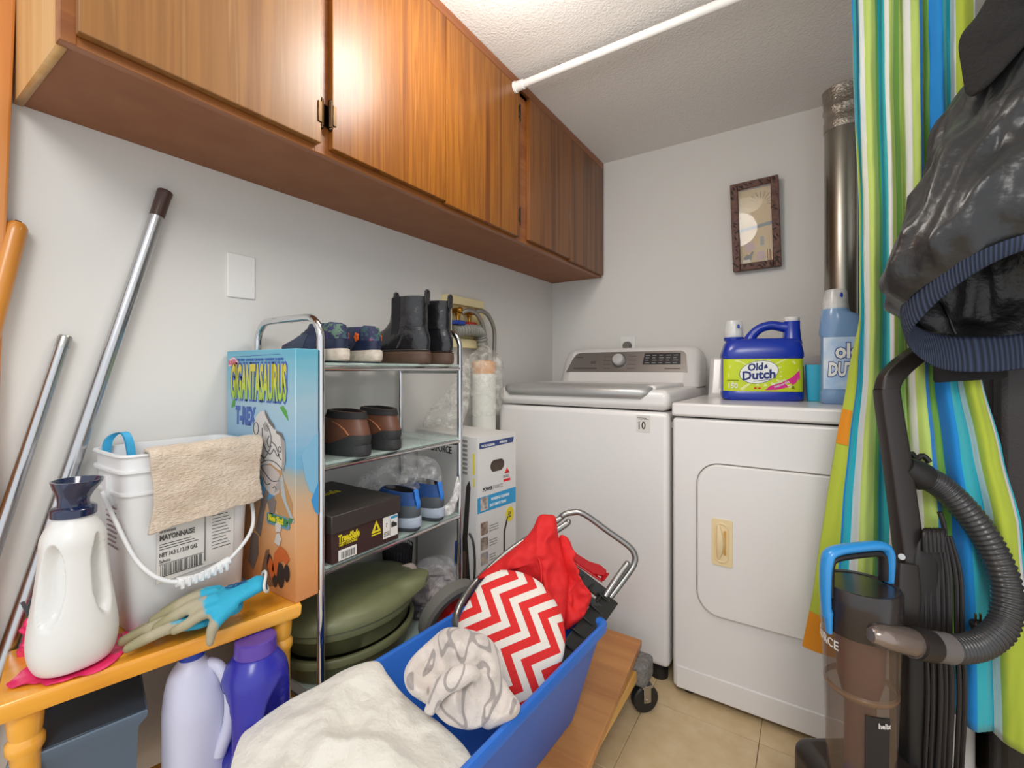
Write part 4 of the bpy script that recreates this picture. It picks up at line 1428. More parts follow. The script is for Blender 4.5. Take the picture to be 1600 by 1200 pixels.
for k in range(24):
    a = -.056 + k * .0028
    tx.box(tuple(on_pail(a, .646) + V((.0004, 0, 0))), tuple(on_pail(a + .0006 + (k * 7 % 3) * .0006, .666) + V((.0012, 0, 0))))
tx.box(tuple(on_pail(-.058, .644) + V((.0004, 0, 0))), tuple(on_pail(.013, .6452) + V((.0012, 0, 0))))
tx.box(tuple(on_pail(-.058, .667) + V((.0004, 0, 0))), tuple(on_pail(.013, .6678) + V((.0012, 0, 0))))
tx.box(tuple(on_pail(.015, .65) + V((.0004, 0, 0))), tuple(on_pail(.0158, .74) + V((.0012, 0, 0))))
for k in range(13):
    tx.box(tuple(on_pail(.028, .668 + k * .0065) + V((.0004, 0, 0))), tuple(on_pail(.062 - (k * 5 % 4) * .003, .6692 + k * .0065) + V((.0012, 0, 0))))
tx.build('lettering', mat('label_ink', '55534F', .6), bu)
MB().text('Reliance', .0165, on_pail(-.058, .7335) + oo, Y_, tlt, nl, .62, bold=.0006).build('green_lettering', M_green_ink, bu)
sl = MB()
for k in range(9):
    sl.box((bc.x - .02, bc.y - .1005 - .009 * ((.70 + k * .009 - BZ) / .247) + .0035, .70 + k * .009), (bc.x + .03 - (k * 3 % 4) * .004, bc.y - .102 - .009 * ((.70 + k * .009 - BZ) / .247) + .0035, .7022 + k * .009))
sl.build('side_lettering', mat('faded_red_ink', '9A8484', .6), bu)

# cloth over the rim
M_terry = mat('beige_terry', 'CDB9A4', .95, sheen=.4, var=(26, 'DCCBB8', .16), bump=(240, 1.0, .004), stretch=(1, .6, 1.6))


def cloth(u, v):
    y = bc.y - .075 + .19 * u + (-.004 + .012 * (1 - v) * (1 - u) * .5) + .004 * math.sin(v * 7) * (1 if u > .5 else -1) * abs(2 * u - 1)
    s = v * .168
    xf_ = bc.x + .0895
    if s < .03:
        x, z = xf_ - .028 + .018 * 0 - .001, PT - .028 + s
        if s < .022:
            x, z = xf_ - .022, PT - .024 + s * 1.2
        else:
            x, z = xf_ - .022 + (s - .022) * 2.0, PT + .004
    elif s < .048:
        a = (s - .03) / .018 * math.pi / 2
        x, z = xf_ - .006 + .010 * math.sin(a), PT - .006 + .010 * math.cos(a)
    else:
        x, z = xf_ + .004, PT - .006 - (s - .048) * 1.0
    x += .0045 * noise.noise(V((y * 22, z * 22, 1))) + .0012 * noise.noise(V((y * 140, z * 140, 3)))
    z += .004 * noise.noise(V((y * 30, v * 3, 5))) - .012 * (1 - u) * v + .006 * u * v
    return (x + .002, y, z)


o = MB().grid(cloth, 90, 80, .006).build('cleaning_cloth', M_terry, sharp=180)
settle(tag(o, 'stained beige terry cloth draped over the front rim of the white pail', 'cloth'), (bc.x + .09, bc.y, PT - .02))
st_ = MB()
pts = spline([V((-1.13, .297, .80)), V((-1.128, .30, .868)), V((-1.124, .307, .891)), V((-1.115, .322, .898)), V((-1.105, .328, .880)), V((-1.10, .331, .84)), V((-1.10, .333, .80))], 6)
rings = [[p + V((-.004, -.006, 0)), p + V((.004, -.0055, .001)), p + V((.004, .0065, .001)), p + V((-.004, .006, 0))] for p in pts]
o = MB().loft(rings).build('blue_strap', mat('strap_blue', '3AA6D6', .5), sharp=60)
settle(tag(o, 'light blue strap looping up out of the white pail', 'strap'), (-1.11, .315, .80))

# ---------------------------------------------------------------- white softener jug and pink bag
J0 = V((-.985, .222, BZ + .004))
jg = empty('softener_jug', J0, 'white plastic jug with a navy pouring cap at the left end of the bench', 'jug')
va = math.atan2(-J0.y, -J0.x)
secs = [(0, .046, .046, 2.3, 0, 0), (.006, .058, .058, 2.3, 0, 0), (.03, .067, .066, 2.2, 0, 0), (.06, .069, .067, 2.2, 0, 0), (.10, .065, .062, 2.2, 0, 0), (.15, .058, .055, 2.2, 0, 0), (.20, .053, .050, 2.2, 0, 0),
        (.228, .052, .049, 2.2, 0, 0), (.245, .046, .044, 2.1, 0, 0), (.262, .034, .034, 2, 0, 0), (.272, .030, .030, 2, 0, 0)]
secs = [(z * .865, a_ * .80, b_ * .80, n_, 0, 0) for z, a_, b_, n_, _, _ in secs]
MB().loft(jug_rings(J0, secs, dents=((va - .66, .138, .46, .062, .42), (va + .80, .143, .34, .064, .42)), N=110, sub=7)).build('body', mat('jug_white', 'DEDDDA', .38, coat=.1), jg, sharp=180)
Mcap = mat('navy_cap', '16264F', .12, coat=.6, trans=.25)
z0_ = J0.z + .234
MB().lathe([(.022, z0_ - .003), (.028, z0_), (.0285, z0_ + .011), (.026, z0_ + .014), (.019, z0_ + .016)], J0 * 1 - V((0, 0, J0.z)), 40).build('cap_collar', Mcap, jg)
rr = []
for z, rx, ry, ox in ((.018, .024, .024, 0), (.03, .0235, .0235, 0), (.042, .028, .026, .002), (.056, .037, .031, .004), (.066, .042, .034, .006), (.070, .043, .035, .006), (.070, .040, .032, .006), (.060, .033, .027, .004), (.045, .022, .020, .002), (.03, .017, .017, 0)):
    rr.append([V((J0.x, J0.y, z0_ + z * .80)) + RT * (rx * .80 * math.cos(a) + ox) + FW * (ry * .85 * math.sin(a)) for a in [k * math.pi / 20 for k in range(40)]])
MB().loft(rr).build('cap', Mcap, jg, sharp=50)
MB().text('y', .05, rdz(0, 0, 0) + J0 + V((0, 0, .085)) + (-RT) * .0525 + (-FW) * .012, -FW, Z_, -RT, .8, bold=.001).build('lettering', mat('grey_print', '55565A', .5), jg)

M_pink = mat('pink_film', 'F0306F', .25, coat=.4, spec=.7)
pk = empty('pink_bag', (J0.x, J0.y, BZ), 'hot pink plastic bag crumpled under the white jug', 'plastic bag')
pts = []
for k in range(72):
    a = 2 * math.pi * k / 72
    pts.append(a)
sheet = MB()
rings = []
for i, rad in enumerate((.0, .022, .038, .046, .053, .059, .064)):
    ring = []
    for a in pts:
        k = 1 + .12 * math.sin(3 * a + 1) + .06 * math.sin(7 * a)
        e = .55 + .25 * math.cos(a - R(120))
        x, y = rad * k * math.cos(a) * .86, rad * k * math.sin(a) * (1.25 if math.sin(a) > 0 else 1)
        z = .0006
        if rad > .045:
            z += (rad - .045) * .35 * abs(noise.noise(V((a * 2.5, rad * 60, 2))))
        p = J0 + V((x, y, -.004 + z + .0008))
        p.x = max(p.x, -1.135)
        p.y = min(p.y, bc.y - .098)
        ring.append(p)
    rings.append(ring)
sheet.loft(rings, True, False)
sheet.build('bag_base', M_pink, pk, sharp=180)
# upturned flap to the left of the jug
fl3 = [at(42, 1072, .735), at(60, 1078, .72), at(82, 1066, .71), at(70, 1030, .735), at(66, 980, .76), at(62, 940, .775), at(48, 960, .77), at(38, 1010, .755)]
cc = sum(fl3, V((0, 0, 0))) / len(fl3)


def pillow3(pts3, N, thick, fold=0, fscale=8, seed=0, back=.5, NA=96, NR=22, power=.5, sag=0):
    """stuffed or crumpled cloth with a 3-D outline, bulging along N"""
    N = V(N).normalized()
    pts = spline([V(p) for p in pts3], max(2, NA // len(pts3)), True)
    NA = len(pts)
    c = sum(pts, V((0, 0, 0))) / NA
    mb = MB()
    bm = mb.bm

    def P(k, rho, side):
        p = c + (pts[k] - c) * rho
        h = thick * (1 - rho ** 2.4) ** power * (1 if side > 0 else -back)
        if fold:
            q = p * fscale + V((seed, seed * 2.7, seed * .3))
            f = noise.fractal(q, 1.0, 2.0, 3) - 1.5 * abs(noise.noise(q * .8 + V((seed, 0, 4)))) + .35
            h += side * fold * f * (1 - rho ** 5)
        return p + N * h
    for side in (1, -1):
        c0 = bm.verts.new(P(0, 0, side))
        prev = None
        for i in range(1, NR + 1):
            rho = math.sin(i / NR * math.pi / 2)
            cur = [bm.verts.new(P(k, rho, side)) for k in range(NA)]
            for k in range(NA):
                if prev is None:
                    bm.faces.new((c0, cur[k], cur[(k + 1) % NA]))
                else:
                    bm.faces.new((prev[k], cur[k], cur[(k + 1) % NA], prev[(k + 1) % NA]))
            prev = cur
    bmesh.ops.remove_doubles(bm, verts=bm.verts[:], dist=.00005)
    return mb


pillow3(fl3, -FW * .6 + RT * -.5 + V((0, 0, .3)), .010, .012, 50, 3, NA=64, NR=12).build('bag_flap', M_pink, pk, sharp=180)
fl4 = [at(192, 1000, .80), at(212, 992, .80), at(238, 992, .80), at(240, 1004, .79), at(215, 1018, .785), at(194, 1028, .775)]
for q in fl4:
    q.z = max(q.z, BZ + .006)
pillow3(fl4, V((.5, -.3, .8)), .006, .006, 50, 5, NA=48, NR=10, back=.3).build('bag_flap', M_pink, pk, sharp=180)

# ---------------------------------------------------------------- work gloves
M_gl = bpy.data.materials.new('glove_dipped')
M_gl.use_nodes = True
nt = M_gl.node_tree
b = nt.nodes['Principled BSDF']
b.inputs['Roughness'].default_value = .75
tc = nt.nodes.new('ShaderNodeTexCoord')
sp = nt.nodes.new('ShaderNodeSeparateXYZ')
nt.links.new(tc.outputs['Object'], sp.inputs[0])
nz = nt.nodes.new('ShaderNodeTexNoise')
nz.inputs['Scale'].default_value = 45
nt.links.new(tc.outputs['Object'], nz.inputs['Vector'])
ma = nt.nodes.new('ShaderNodeMath')
ma.operation = 'MULTIPLY_ADD'
ma.inputs[1].default_value = .05
nt.links.new(nz.outputs[0], ma.inputs[0])
# local x runs from cuff to finger tips; local y is across, local z up: the dip covers fingers and the low edge
a1 = nt.nodes.new('ShaderNodeMath')
a1.operation = 'MULTIPLY_ADD'
a1.inputs[1].default_value = -.55
nt.links.new(sp.outputs[2], a1.inputs[0])
nt.links.new(sp.outputs[0], a1.inputs[2])
a2 = nt.nodes.new('ShaderNodeMath')
a2.operation = 'ADD'
nt.links.new(a1.outputs[0], ma.inputs[2])
rp = ramp(nt, [(0, '2AA3C6'), (.128, '2AA3C6'), (.131, 'A59C86'), (.18, 'A89F84'), (.22, '8F8866')])
nt.links.new(ma.outputs[0], rp.inputs[0])
nt.links.new(rp.outputs[0], b.inputs['Base Color'])
n2 = nt.nodes.new('ShaderNodeBump')
n2.inputs['Strength'].default_value = .3
n2.inputs['Distance'].default_value = .002
nz2 = nt.nodes.new('ShaderNodeTexNoise')
nz2.inputs['Scale'].default_value = 300
nt.links.new(tc.outputs['Object'], nz2.inputs['Vector'])
nt.links.new(nz2.outputs[0], n2.inputs['Height'])
nt.links.new(n2.outputs[0], b.inputs['Normal'])
CUF = at(408, 921, .850)
TIP = at(218, 995, .785)
ax = TIP - CUF
gyaw = math.atan2(ax.y, ax.x)


def glove(name, label, fingers, thumb, palm, loc, rz, pitch):
    e = bpy.data.objects.new(name, None)
    COL.objects.link(e)
    e.location = loc
    e.rotation_euler = (0, pitch, rz)
    e.empty_display_size = .05
    WM[e.name] = Matrix.Identity(4)
    tag(e, label, 'glove', 'work gloves on the bench')
    mb = MB()
    for p, r in fingers + [thumb]:
        q = spline([V(x) for x in p], 5)
        n = len(q)
        rs = [interp(r, i / (n - 1)) for i in range(n)]
        mb.tube(q, rs, 12)
        mb.ball(q[-1], r[-1] * 1.0, seg=12)
    for c, r in palm:
        mb.ball(c, r, seg=18)
    remesh(mb, .0035, 5)
    mb.build('shell', M_gl, e, sharp=180, local=True)
    return e


# cuff at the local origin, fingers along +x, thumb to +y (towards the camera side), z up
fing = [([(.085, -.030, .010), (.13, -.036, .014), (.175, -.040, .006), (.205, -.042, -.002)], [.013, .0115, .0105, .009]),
        ([(.09, -.010, .014), (.14, -.012, .018), (.19, -.012, .008), (.222, -.010, .000)], [.014, .0125, .011, .0095]),
        ([(.09, .012, .012), (.14, .014, .014), (.185, .015, .004), (.212, .016, -.004)], [.014, .0125, .011, .0095]),
        ([(.085, .032, .004), (.125, .036, .002), (.155, .038, -.006), (.178, .038, -.010)], [.012, .011, .010, .0085])]
thumb = ([(.055, .028, .0), (.085, .044, -.008), (.104, .052, -.022), (.112, .054, -.045)], [.014, .0135, .0125, .0095])
palm = [((.075, 0, .006), (.036, .042, .015)), ((.05, .002, .008), (.036, .037, .015)), ((.028, .002, .010), (.028, .031, .015)), ((.006, .0, .013), (.022, .029, .0155))]
gb = glove('work_glove', 'grey and blue work glove lying underneath its twin on the bench edge', fing, thumb, palm, at(345, 975, .825) + V((-.01, .005, -.010)), gyaw + .05, .13)
gb.location.z = BZ + .028
gb.location = V((-.893, .425, BZ + .0185))
gb.scale = (.74, -.88, .9)
gb.rotation_euler = (.05, .02, gyaw + .16)
gt = glove('work_glove', 'bright blue work glove with grey dipped fingers lying on top of its twin', fing, thumb, palm, (-.872, .458, BZ + .052), gyaw + .20, .10)
gt.scale = (.74, .90, .92)
cu = MB()
pts = [V((-.012 + .004 * math.cos(2 * a), .031 * math.cos(a), .014 + .017 * math.sin(a))) for a in [k * math.pi / 14 for k in range(28)]]
cu.tube(pts, .0034, 8, True)
cu.build('cuff_band', mat('cuff_white', 'D8D6D2', .8), gt, 'white cuff band', local=True)
MB().lathe([(.026, 0), (.002, .001)], (0, 0, 0), 24, Matrix.Translation((-.0158, 0, .014)) @ Matrix.Rotation(R(90), 4, 'Y') @ Matrix.Diagonal((.55, 1, 1, 1))).build('cuff_opening', mat('cuff_dark', '1D5E8C', .9), gt, local=True)
pr2 = MB()
for k in range(3):
    cx = .035 + k * .014
    pr2.tube([V((cx + .007 * math.cos(a), -.004 + .006 * math.sin(a), .0235 + .0006)) for a in [j * math.pi / 8 for j in range(16)]], .0011, 5, True)
pr2.tube([(.025, .004, .0238), (.04, -.009, .0242), (.055, .004, .0242), (.075, -.006, .0236)], .0012, 5, smooth=4)
pr2.build('printed_emblem', mat('emblem_navy', '1E4C7C', .6), gt, local=True)

# ---------------------------------------------------------------- poles leaning on the wall
po = empty('mop_pole', (-1.132, .06, .02), 'long chrome pole with a dark brown end leaning on the left wall', 'pole')
d_ = (V((-1.1345, .398, 1.396)) - V((-1.132, .035, .02))).normalized()
tp_ = V((-1.1345, .398, 1.396))
MB().cyl(tp_ - d_ * .055, V((-1.132, .035, .02)), .0128, seg=24).build('tube', M_satin, po)
MB().tube([tp_ - d_ * .06, tp_ - d_ * .012, tp_ - d_ * .010, tp_ - d_ * .002, tp_], [.0131, .0134, .0140, .0140, .0122], 20).build('end_grip', mat('dark_umber', '4A332C', .35), po, 'dark brown end grip')
po2 = empty('thin_pole', (-1.13, .02, .02), 'short slim chrome pole leaning on the left wall beside the long pole', 'pole')
t2 = V((-1.1395, .246, 1.082))
b2 = t2 + (V((-1.128, .164, .75)) - t2) * 3.15
MB().cyl(t2 - (t2 - b2).normalized() * .02, b2, .0098, seg=20).build('tube', M_satin, po2)
MB().tube([t2 - (t2 - b2).normalized() * .022, t2 - (t2 - b2).normalized() * .003, t2], [.0102, .0102, .0088], 18).build('end_cap', M_steel, po2)
po3 = empty('wooden_handle', (-1.13, -.03, .02), 'round orange wooden handle leaning in the left corner', 'pole')
t3 = V((-1.134, .185, 1.272))
b3 = t3 + (V((-1.124, .153, 1.095)) - t3) * 6.6
d3 = (t3 - b3).normalized()
MB().tube([b3, t3 - d3 * .02, t3 - d3 * .008, t3 - d3 * .001, t3], [.014, .0145, .014, .010, .004], 24).build('shaft', wood('handle_wood', [(0, 'B06A1E'), (.5, 'CC8431'), (1, 'D9943F')], 'z', .3, .9), po3)
MB().tube([t3 - d3 * .001, t3 + d3 * .003], [.005, .004], 12).build('tip', mat('dark_tip', '6B3A1E', .5), po3)

# ================================================================ vacuum carton between rack and washer
pb = empty('vacuum_carton', (-.97, 1.2, 0), 'tall white vacuum cleaner carton with a hand hole between the rack and the washer', 'box')
A = V((-.835, 1.083, 0))
dR = V((.16, .987, 0)).normalized()
dL = V((-.987, .16, 0)).normalized()
nR, nL = dL * -1, dR * -1
WR, WL, PH = .172, .302, .815
Cm = Matrix(((dR.x, dL.x, 0, A.x), (dR.y, dL.y, 0, A.y), (0, 0, 1, 0), (0, 0, 0, 1)))
M_card = mat('white_card', 'D9D7D4', .5)
# carton: the right-hand face has a real hand hole
cx0, cx1, cz0, cz1 = .055, .120, .700, .738
ct = MB()
ct.box((0, .004, 0), (WR, WL, PH), .001, Cm, 1)
for a, b in (((0, 0), (cx0, PH)), ((cx1, 0), (WR, PH)), ((cx0, 0), (cx1, cz0)), ((cx0, cz1), (cx1, PH))):
    ct.box((a[0], 0, a[1]), (b[0], .004, b[1]), 0, Cm)
ct.build('carton', M_card, pb)
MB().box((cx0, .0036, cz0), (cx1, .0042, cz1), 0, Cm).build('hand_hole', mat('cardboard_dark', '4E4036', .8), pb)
cn = MB()
for (hx, hz, a0) in ((cx0, cz0, 0), (cx1, cz0, 1), (cx1, cz1, 2), (cx0, cz1, 3)):
    r_ = .019
    sx = 1 if hx == cx0 else -1
    sz = 1 if hz == cz0 else -1
    pts = [(hx, hz)] + [(hx + sx * r_ * (1 - math.sin(R(90 * k / 6))), hz + sz * r_ * (1 - math.cos(R(90 * k / 6)))) for k in range(7)]
    cn.prism(pts, A, dR, Z_, nR, .003, -.0032)
cn.build('hole_corners', M_card, pb)


def pr(name, m, polys, off=0, face='R'):
    mb = MB()
    for q in polys:
        if face == 'R':
            mb.prism(q, A, dR, Z_, nR, .0004, off + .0002)
        else:
            mb.prism([(-x, z) for x, z in q], A, dL * -1, Z_, nL, .0004, off + .0002)
    return mb.build(name, m, pb)


pr('top_band', mat('band_navy', '2E3F78', .5), [[(.008, .779), (.158, .784), (.162, .801), (.008, .797)]])
pr('blue_band', M_blue_ink, [[(.0, .585), (.171, .587), (.171, .636), (.0, .632)]])
pr('logo', M_red_ink, [[(.118, .688), (.142, .688), (.130, .706)], [(.114, .662), (.145, .662), (.145, .670), (.114, .670)]])
t_ = MB()
t_.text('BISSELL', .0115, A + dR * .112 + Z_ * .675 + nR * .0004, dR, Z_, nR, .78)
t_.text('FORCE', .0165, A + dR * .068 + Z_ * .648 + nR * .0004, dR, Z_, nR, fit=(.042, .0115))
for k in range(3):
    for j in range(3):
        t_.prism([(.05, .520 - k * .045 + j * .008), (.090 - (j * 3 + k) % 3 * .006, .520 - k * .045 + j * .008), (.090 - (j * 3 + k) % 3 * .006, .5225 - k * .045 + j * .008), (.05, .5225 - k * .045 + j * .008)], A, dR, Z_, nR, .0004, .0002)
t_.build('grey_lettering', M_grey_ink, pb)
t_ = MB()
t_.text('POWER', .0165, A + dR * .022 + Z_ * .648 + nR * .0004, dR, Z_, nR, bold=.0004, fit=(.043, .0115))
t_.build('lettering', M_ink, pb)
t_ = MB()
t_.text('POWERFUL CLEANING', .012, A + dR * .058 + Z_ * .614 + nR * .0008, dR, Z_, nR, .66, bold=.0002)
t_.text('EASY EMPTY TANK', .012, A + dR * .052 + Z_ * .596 + nR * .0008, dR, Z_, nR, .72, bold=.0002)
t_.text('VACUUM CLEANER', .0105, A + dR * .016 + Z_ * .784 + nR * .0008, dR, (.0, 0, 1), nR, .62)
t_.text('ASPIRATEUR', .0105, A + dR * .095 + Z_ * .787 + nR * .0008, dR, (.0, 0, 1), nR, .62)
t_.build('white_lettering', M_white_ink, pb)
yc = [(.143 + .019 * math.cos(k * math.pi / 14), .553 + .024 * math.sin(k * math.pi / 14)) for k in range(28)]
pr('yellow_badge', M_yellow_ink, [yc])
MB().text('2X', .016, A + dR * .134 + Z_ * .551 + nR * .0008, dR, Z_, nR, .8).text('POWER', .007, A + dR * .130 + Z_ * .543 + nR * .0008, dR, Z_, nR, .8).build('badge_lettering', M_navy_ink, pb)
for k, c in enumerate(('6A4A3E', '5E5350', '6C7C92')):
    z = .535 - k * .046
    pr('photo', mat('photo_print_%d' % k, c, .5, var=(40, 'B8A898', .15)), [rrect(.013, z - .019, .044, z + .019, .003, 3)])
pr('photo', mat('photo_print_3', '8E8078', .5, var=(50, 'D8D0C8', .12)), [[(.012, .590), (.044, .591), (.044, .631), (.012, .630)]], .0006)
pr('vacuum_print', mat('print_charcoal', '37322F', .5), [[(.112, .40), (.120, .40), (.121, .50), (.136, .545), (.130, .549), (.114, .505)]])
pr('vacuum_print', mat('print_charcoal', '37322F', .5), [
    [(.030, .36), (.066, .36), (.070, .47), (.050, .66), (.036, .68), (.030, .66), (.044, .50)],
    [(.070, .33), (.098, .33), (.100, .48), (.078, .49)]], 0, 'L')
hz_ = MB()
hz_.tube([A + dL * s + Z_ * z + nL * .0012 for s, z in ((.034, .52), (.018, .50), (.010, .45), (.012, .39), (.022, .355), (.034, .36))], .004, 8, smooth=5)
hz_.build('hose_print', mat('print_charcoal', '37322F', .5), pb)
pr('handle_print', mat('print_blue', '2B57B0', .5), [[(.074, .485), (.102, .478), (.107, .40), (.100, .40), (.097, .466), (.074, .474)]], .0006, 'L')
pr('tank_print', mat('print_bronze', '6E5448', .5), [[(.050, .345), (.070, .345), (.072, .455), (.052, .46)]], .0006, 'L')
MB().text('POWERFORCE', .032, A + dL * .288 + Z_ * .752 + nL * .0004, -dL, Z_, nL, .80, bold=.0005).build('lettering', M_ink, pb)
pr('spec_panel', M_grey_ink, [[(.045, .795 - k * .014), (.080, .795 - k * .014), (.080, .803 - k * .014), (.045, .803 - k * .014)] for k in range(8)], 0, 'L')
pr('side_badge', M_yellow_ink, [[(.012, .70), (.020, .70), (.020, .765), (.012, .765)], [(.012, .665), (.018, .665), (.018, .69), (.012, .69)]], 0, 'L')

# ---------------------------------------------------------------- white roll in a clear bag, between carton and wall
ro = empty('paper_roll', (-1.065, 1.418, 0), 'tall white roll with an orange band in a clear bag behind the carton', 'roll')
M_roll = mat('roll_white', 'E6E6DE', .6)
MB().lathe([(.042, 0), (.046, .004), (.046, 1.01), (.042, 1.05)], (-1.062, 1.42, 0), 32).build('roll_body', M_roll, ro)
MB().lathe([(.0468, 1.005), (.0468, 1.045), (.043, 1.052), (.02, 1.056)], (-1.062, 1.42, 0), 32).build('orange_band', mat('peach_band', 'DDA878', .6), ro, 'pale orange band')
M_bag2 = clear_plastic('clear_bag_crinkled', 'EDEDE6', .24, .12, 34, .8)
b1 = empty('plastic_bag', (-1.06, 1.40, .80), 'clear plastic bag pulled over the white roll beside the washer', 'plastic bag')
rr = []
for k in range(22):
    z = .845 + (1.115 - .845) * k / 21
    t = k / 21
    rad = .058 + .014 * math.sin(t * 3) - .05 * max(0, (t - .75) / .25) ** 2
    ring = []
    for j in range(48):
        a = 2 * math.pi * j / 48
        p = V((-1.058 + rad * math.cos(a), 1.418 + rad * 1.12 * math.sin(a), z))
        n_ = noise.fractal(p * 26, 1, 2, 3)
        p += V((math.cos(a), math.sin(a), 0)) * .007 * n_
        p.x = max(p.x, -1.145)
        p.y = min(p.y, 1.493)
        ring.append(p)
    rr.append(ring)
MB().loft(rr, False, True).build('bag_film', M_bag2, b1, sharp=180)
tl_ = [at(732, 560, 1.60), at(735, 612, 1.58), at(728, 650, 1.54), at(715, 668, 1.52), at(690, 671, 1.52), at(662, 668, 1.54), at(668, 645, 1.56), at(690, 622, 1.58), at(712, 590, 1.60)]
for q in tl_:
    q.z = max(q.z, .825)
    q.x = max(q.x, -1.125)
pillow3(tl_, -FW + UP * .2, .045, .03, 22, 8).build('bag_tail', M_bag2, b1, sharp=180)

# ---------------------------------------------------------------- things on the floor behind the rack
T3 = TIER[3] + GT
mbn = empty('wire_basket', (-1.072, .985, T3), 'small black mesh basket in the shade behind the olive tubs', 'basket')
bb = MB()
cB = V((-1.072, .985, T3))
for k in range(10):
    rad = .036 + .010 * k / 9
    bb.tube([cB + V((rad * math.cos(a), rad * math.sin(a), .004 + .16 * k / 9)) for a in [j * math.pi / 16 for j in range(32)]], .0014, 5, True)
for j in range(30):
    a = j * math.pi / 15
    bb.cyl(cB + V((.036 * math.cos(a), .036 * math.sin(a), .004)), cB + V((.046 * math.cos(a), .046 * math.sin(a), .164)), .0012, seg=5)
bb.build('mesh', M_blackm, mbn)['kind'] = 'stuff'
MB().lathe([(.033, .002), (.035, .006), (.043, .15), (.040, .158), (.004, .160)], cB, 24).build('dark_contents', mat('dark_fabric', '322F36', .9, var=(20, '4A464E', .2)), mbn)

lb = empty('scrap_bag', (-.94, .99, T3), 'clear plastic bag stuffed with grey scraps beside the olive tubs on the rack', 'bag')


def onrack(l):
    out = []
    for x, y, d in l:
        p = at(x, y, d)
        p.z = max(p.z, T3 + .003)
        out.append(p)
    return out


pillow3(onrack([(640, 905, 1.33), (655, 888, 1.35), (680, 882, 1.36), (700, 888, 1.36), (712, 905, 1.35), (712, 935, 1.34), (690, 948, 1.33), (660, 945, 1.32), (642, 930, 1.32)]), -FW, .035, .028, 26, 4).build('grey_scraps', mat('grey_lint', '8A8486', .95, var=(34, 'B4ACAA', .2), bump=(70, 1, .01)), lb, sharp=180)
pillow3(onrack([(640, 940, 1.31), (665, 950, 1.31), (706, 945, 1.33), (712, 975, 1.32), (700, 1010, 1.32), (668, 1015, 1.31), (640, 985, 1.31)]), -FW, .035, .014, 18, 6).build('dark_filling', mat('dark_fabric', '322F36', .9), lb, sharp=180)
pillow3(onrack([(634, 905, 1.31), (660, 874, 1.34), (695, 868, 1.35), (716, 888, 1.35), (717, 940, 1.33), (712, 985, 1.32), (690, 1010, 1.31), (655, 1010, 1.30), (636, 975, 1.30), (634, 935, 1.30)]), -FW, .045, .018, 26, 2).build('bag_film', clear_plastic('scrap_film', 'D8D8DE', .15, .12, 40, .8), lb, sharp=180)
sp2 = empty('fabric_scrap', at(630, 900, 1.22), 'pale pink-grey folded fabric scrap between the olive lid and the scrap bag', 'fabric')
fs = [at(612, 893, 1.26), at(640, 880, 1.30), (at(652, 888, 1.31)), at(648, 905, 1.29), at(638, 912, 1.26), at(622, 904, 1.25)]
pillow3(fs, UP * .8 - FW * .5, .010, .004, 30, 3, NA=48, NR=10).build('fold', mat('pale_fabric', 'C9BAB0', .9), sp2, sharp=180)

# ================================================================ dolly, plank, blue bin
do = empty('furniture_dolly', (-.6, 1.08, 0), 'wooden furniture dolly with grey carpeted ends and black casters on the floor', 'dolly')
M_carpet = mat('grey_carpet', '6B6967', .95, bump=(260, 1, .004), var=(90, '8A8784', .15))
M_yel = wood('yellow_birch', [(0, 'CF9440'), (.5, 'DDA650'), (1, 'E6B564')], 'y', .45, .7)
for y0_, y1_ in ((1.315, 1.40), (.70, .785)):
    MB().box((-.84, y0_, .085), (-.398, y1_, .149), .012, seg=3).build('carpeted_end', M_carpet, do)
for x0_, x1_ in ((-.475, -.425), (-.81, -.76)):
    MB().box((x0_, .73, .100), (x1_, 1.392, .1325), .003).build('side_beam', M_yel, do)
for x in (-.413, -.82):
    for y in (1.352, .745):
        w_ = MB()
        w_.lathe([(.012, -.013), (.036, -.013), (.0405, -.009), (.0405, .009), (.036, .013), (.012, .013)], (0, 0, 0), 32, Matrix.Translation((x, y, .0405)) @ Matrix.Rotation(R(-42), 4, 'Z') @ Matrix.Rotation(R(90), 4, 'Y'))
        cw = w_.build('caster_wheel', mat('caster_black', '1F1E1E', .5), do)
        y_ = MB()
        for s in (-1, 1):
            y_.box((x + s * .017 - .0012, y - .012, .034), (x + s * .017 + .0012, y + .012, .078), .001, seg=1)
        y_.box((x - .02, y - .018, .077), (x + .02, y + .018, .0845), .001, seg=1).cyl((x - .02, y, .0405), (x + .02, y, .0405), .006, seg=10)
        y_.bm.transform(Matrix.Translation((x, y, 0)) @ Matrix.Rotation(R(-42), 4, 'Z') @ Matrix.Translation((-x, -y, 0)))
        y_.build('caster_fork', M_steel, cw)
PT_ = .149
plank = MB().box((-.79, .66, PT_), (-.44, 1.415, PT_ + .022), .0025)


def shear(p):
    t = (1.415 - p.y) / .755
    return p + V((.066 * t * (1 if p.x > -.6 else .3), 0, 0))


plank.warp(shear)
o = plank.build('plank', wood('orange_plank', [(0, 'A3622B'), (.4, 'B9783A'), (.7, 'C58645'), (1, 'B57038')], 'x', .4, .55, 2))
settle(tag(o, 'orange-brown wooden board lying on the dolly under the blue bin', 'board'), (-.6, 1.03, PT_))

bi = empty('storage_bin', (-.6, .79, PT_ + .022), 'blue plastic storage bin full of laundry on the dolly', 'bin')
M_bin = mat('bin_blue', '2F70D0', .35)
RIM = [V((-.418, 1.068)), V((-.742, 1.055)), V((-.785, .47)), V((-.452, .47))]
BOT = [V((-.475, 1.015)), V((-.712, 1.010)), V((-.745, .52)), V((-.500, .52))]


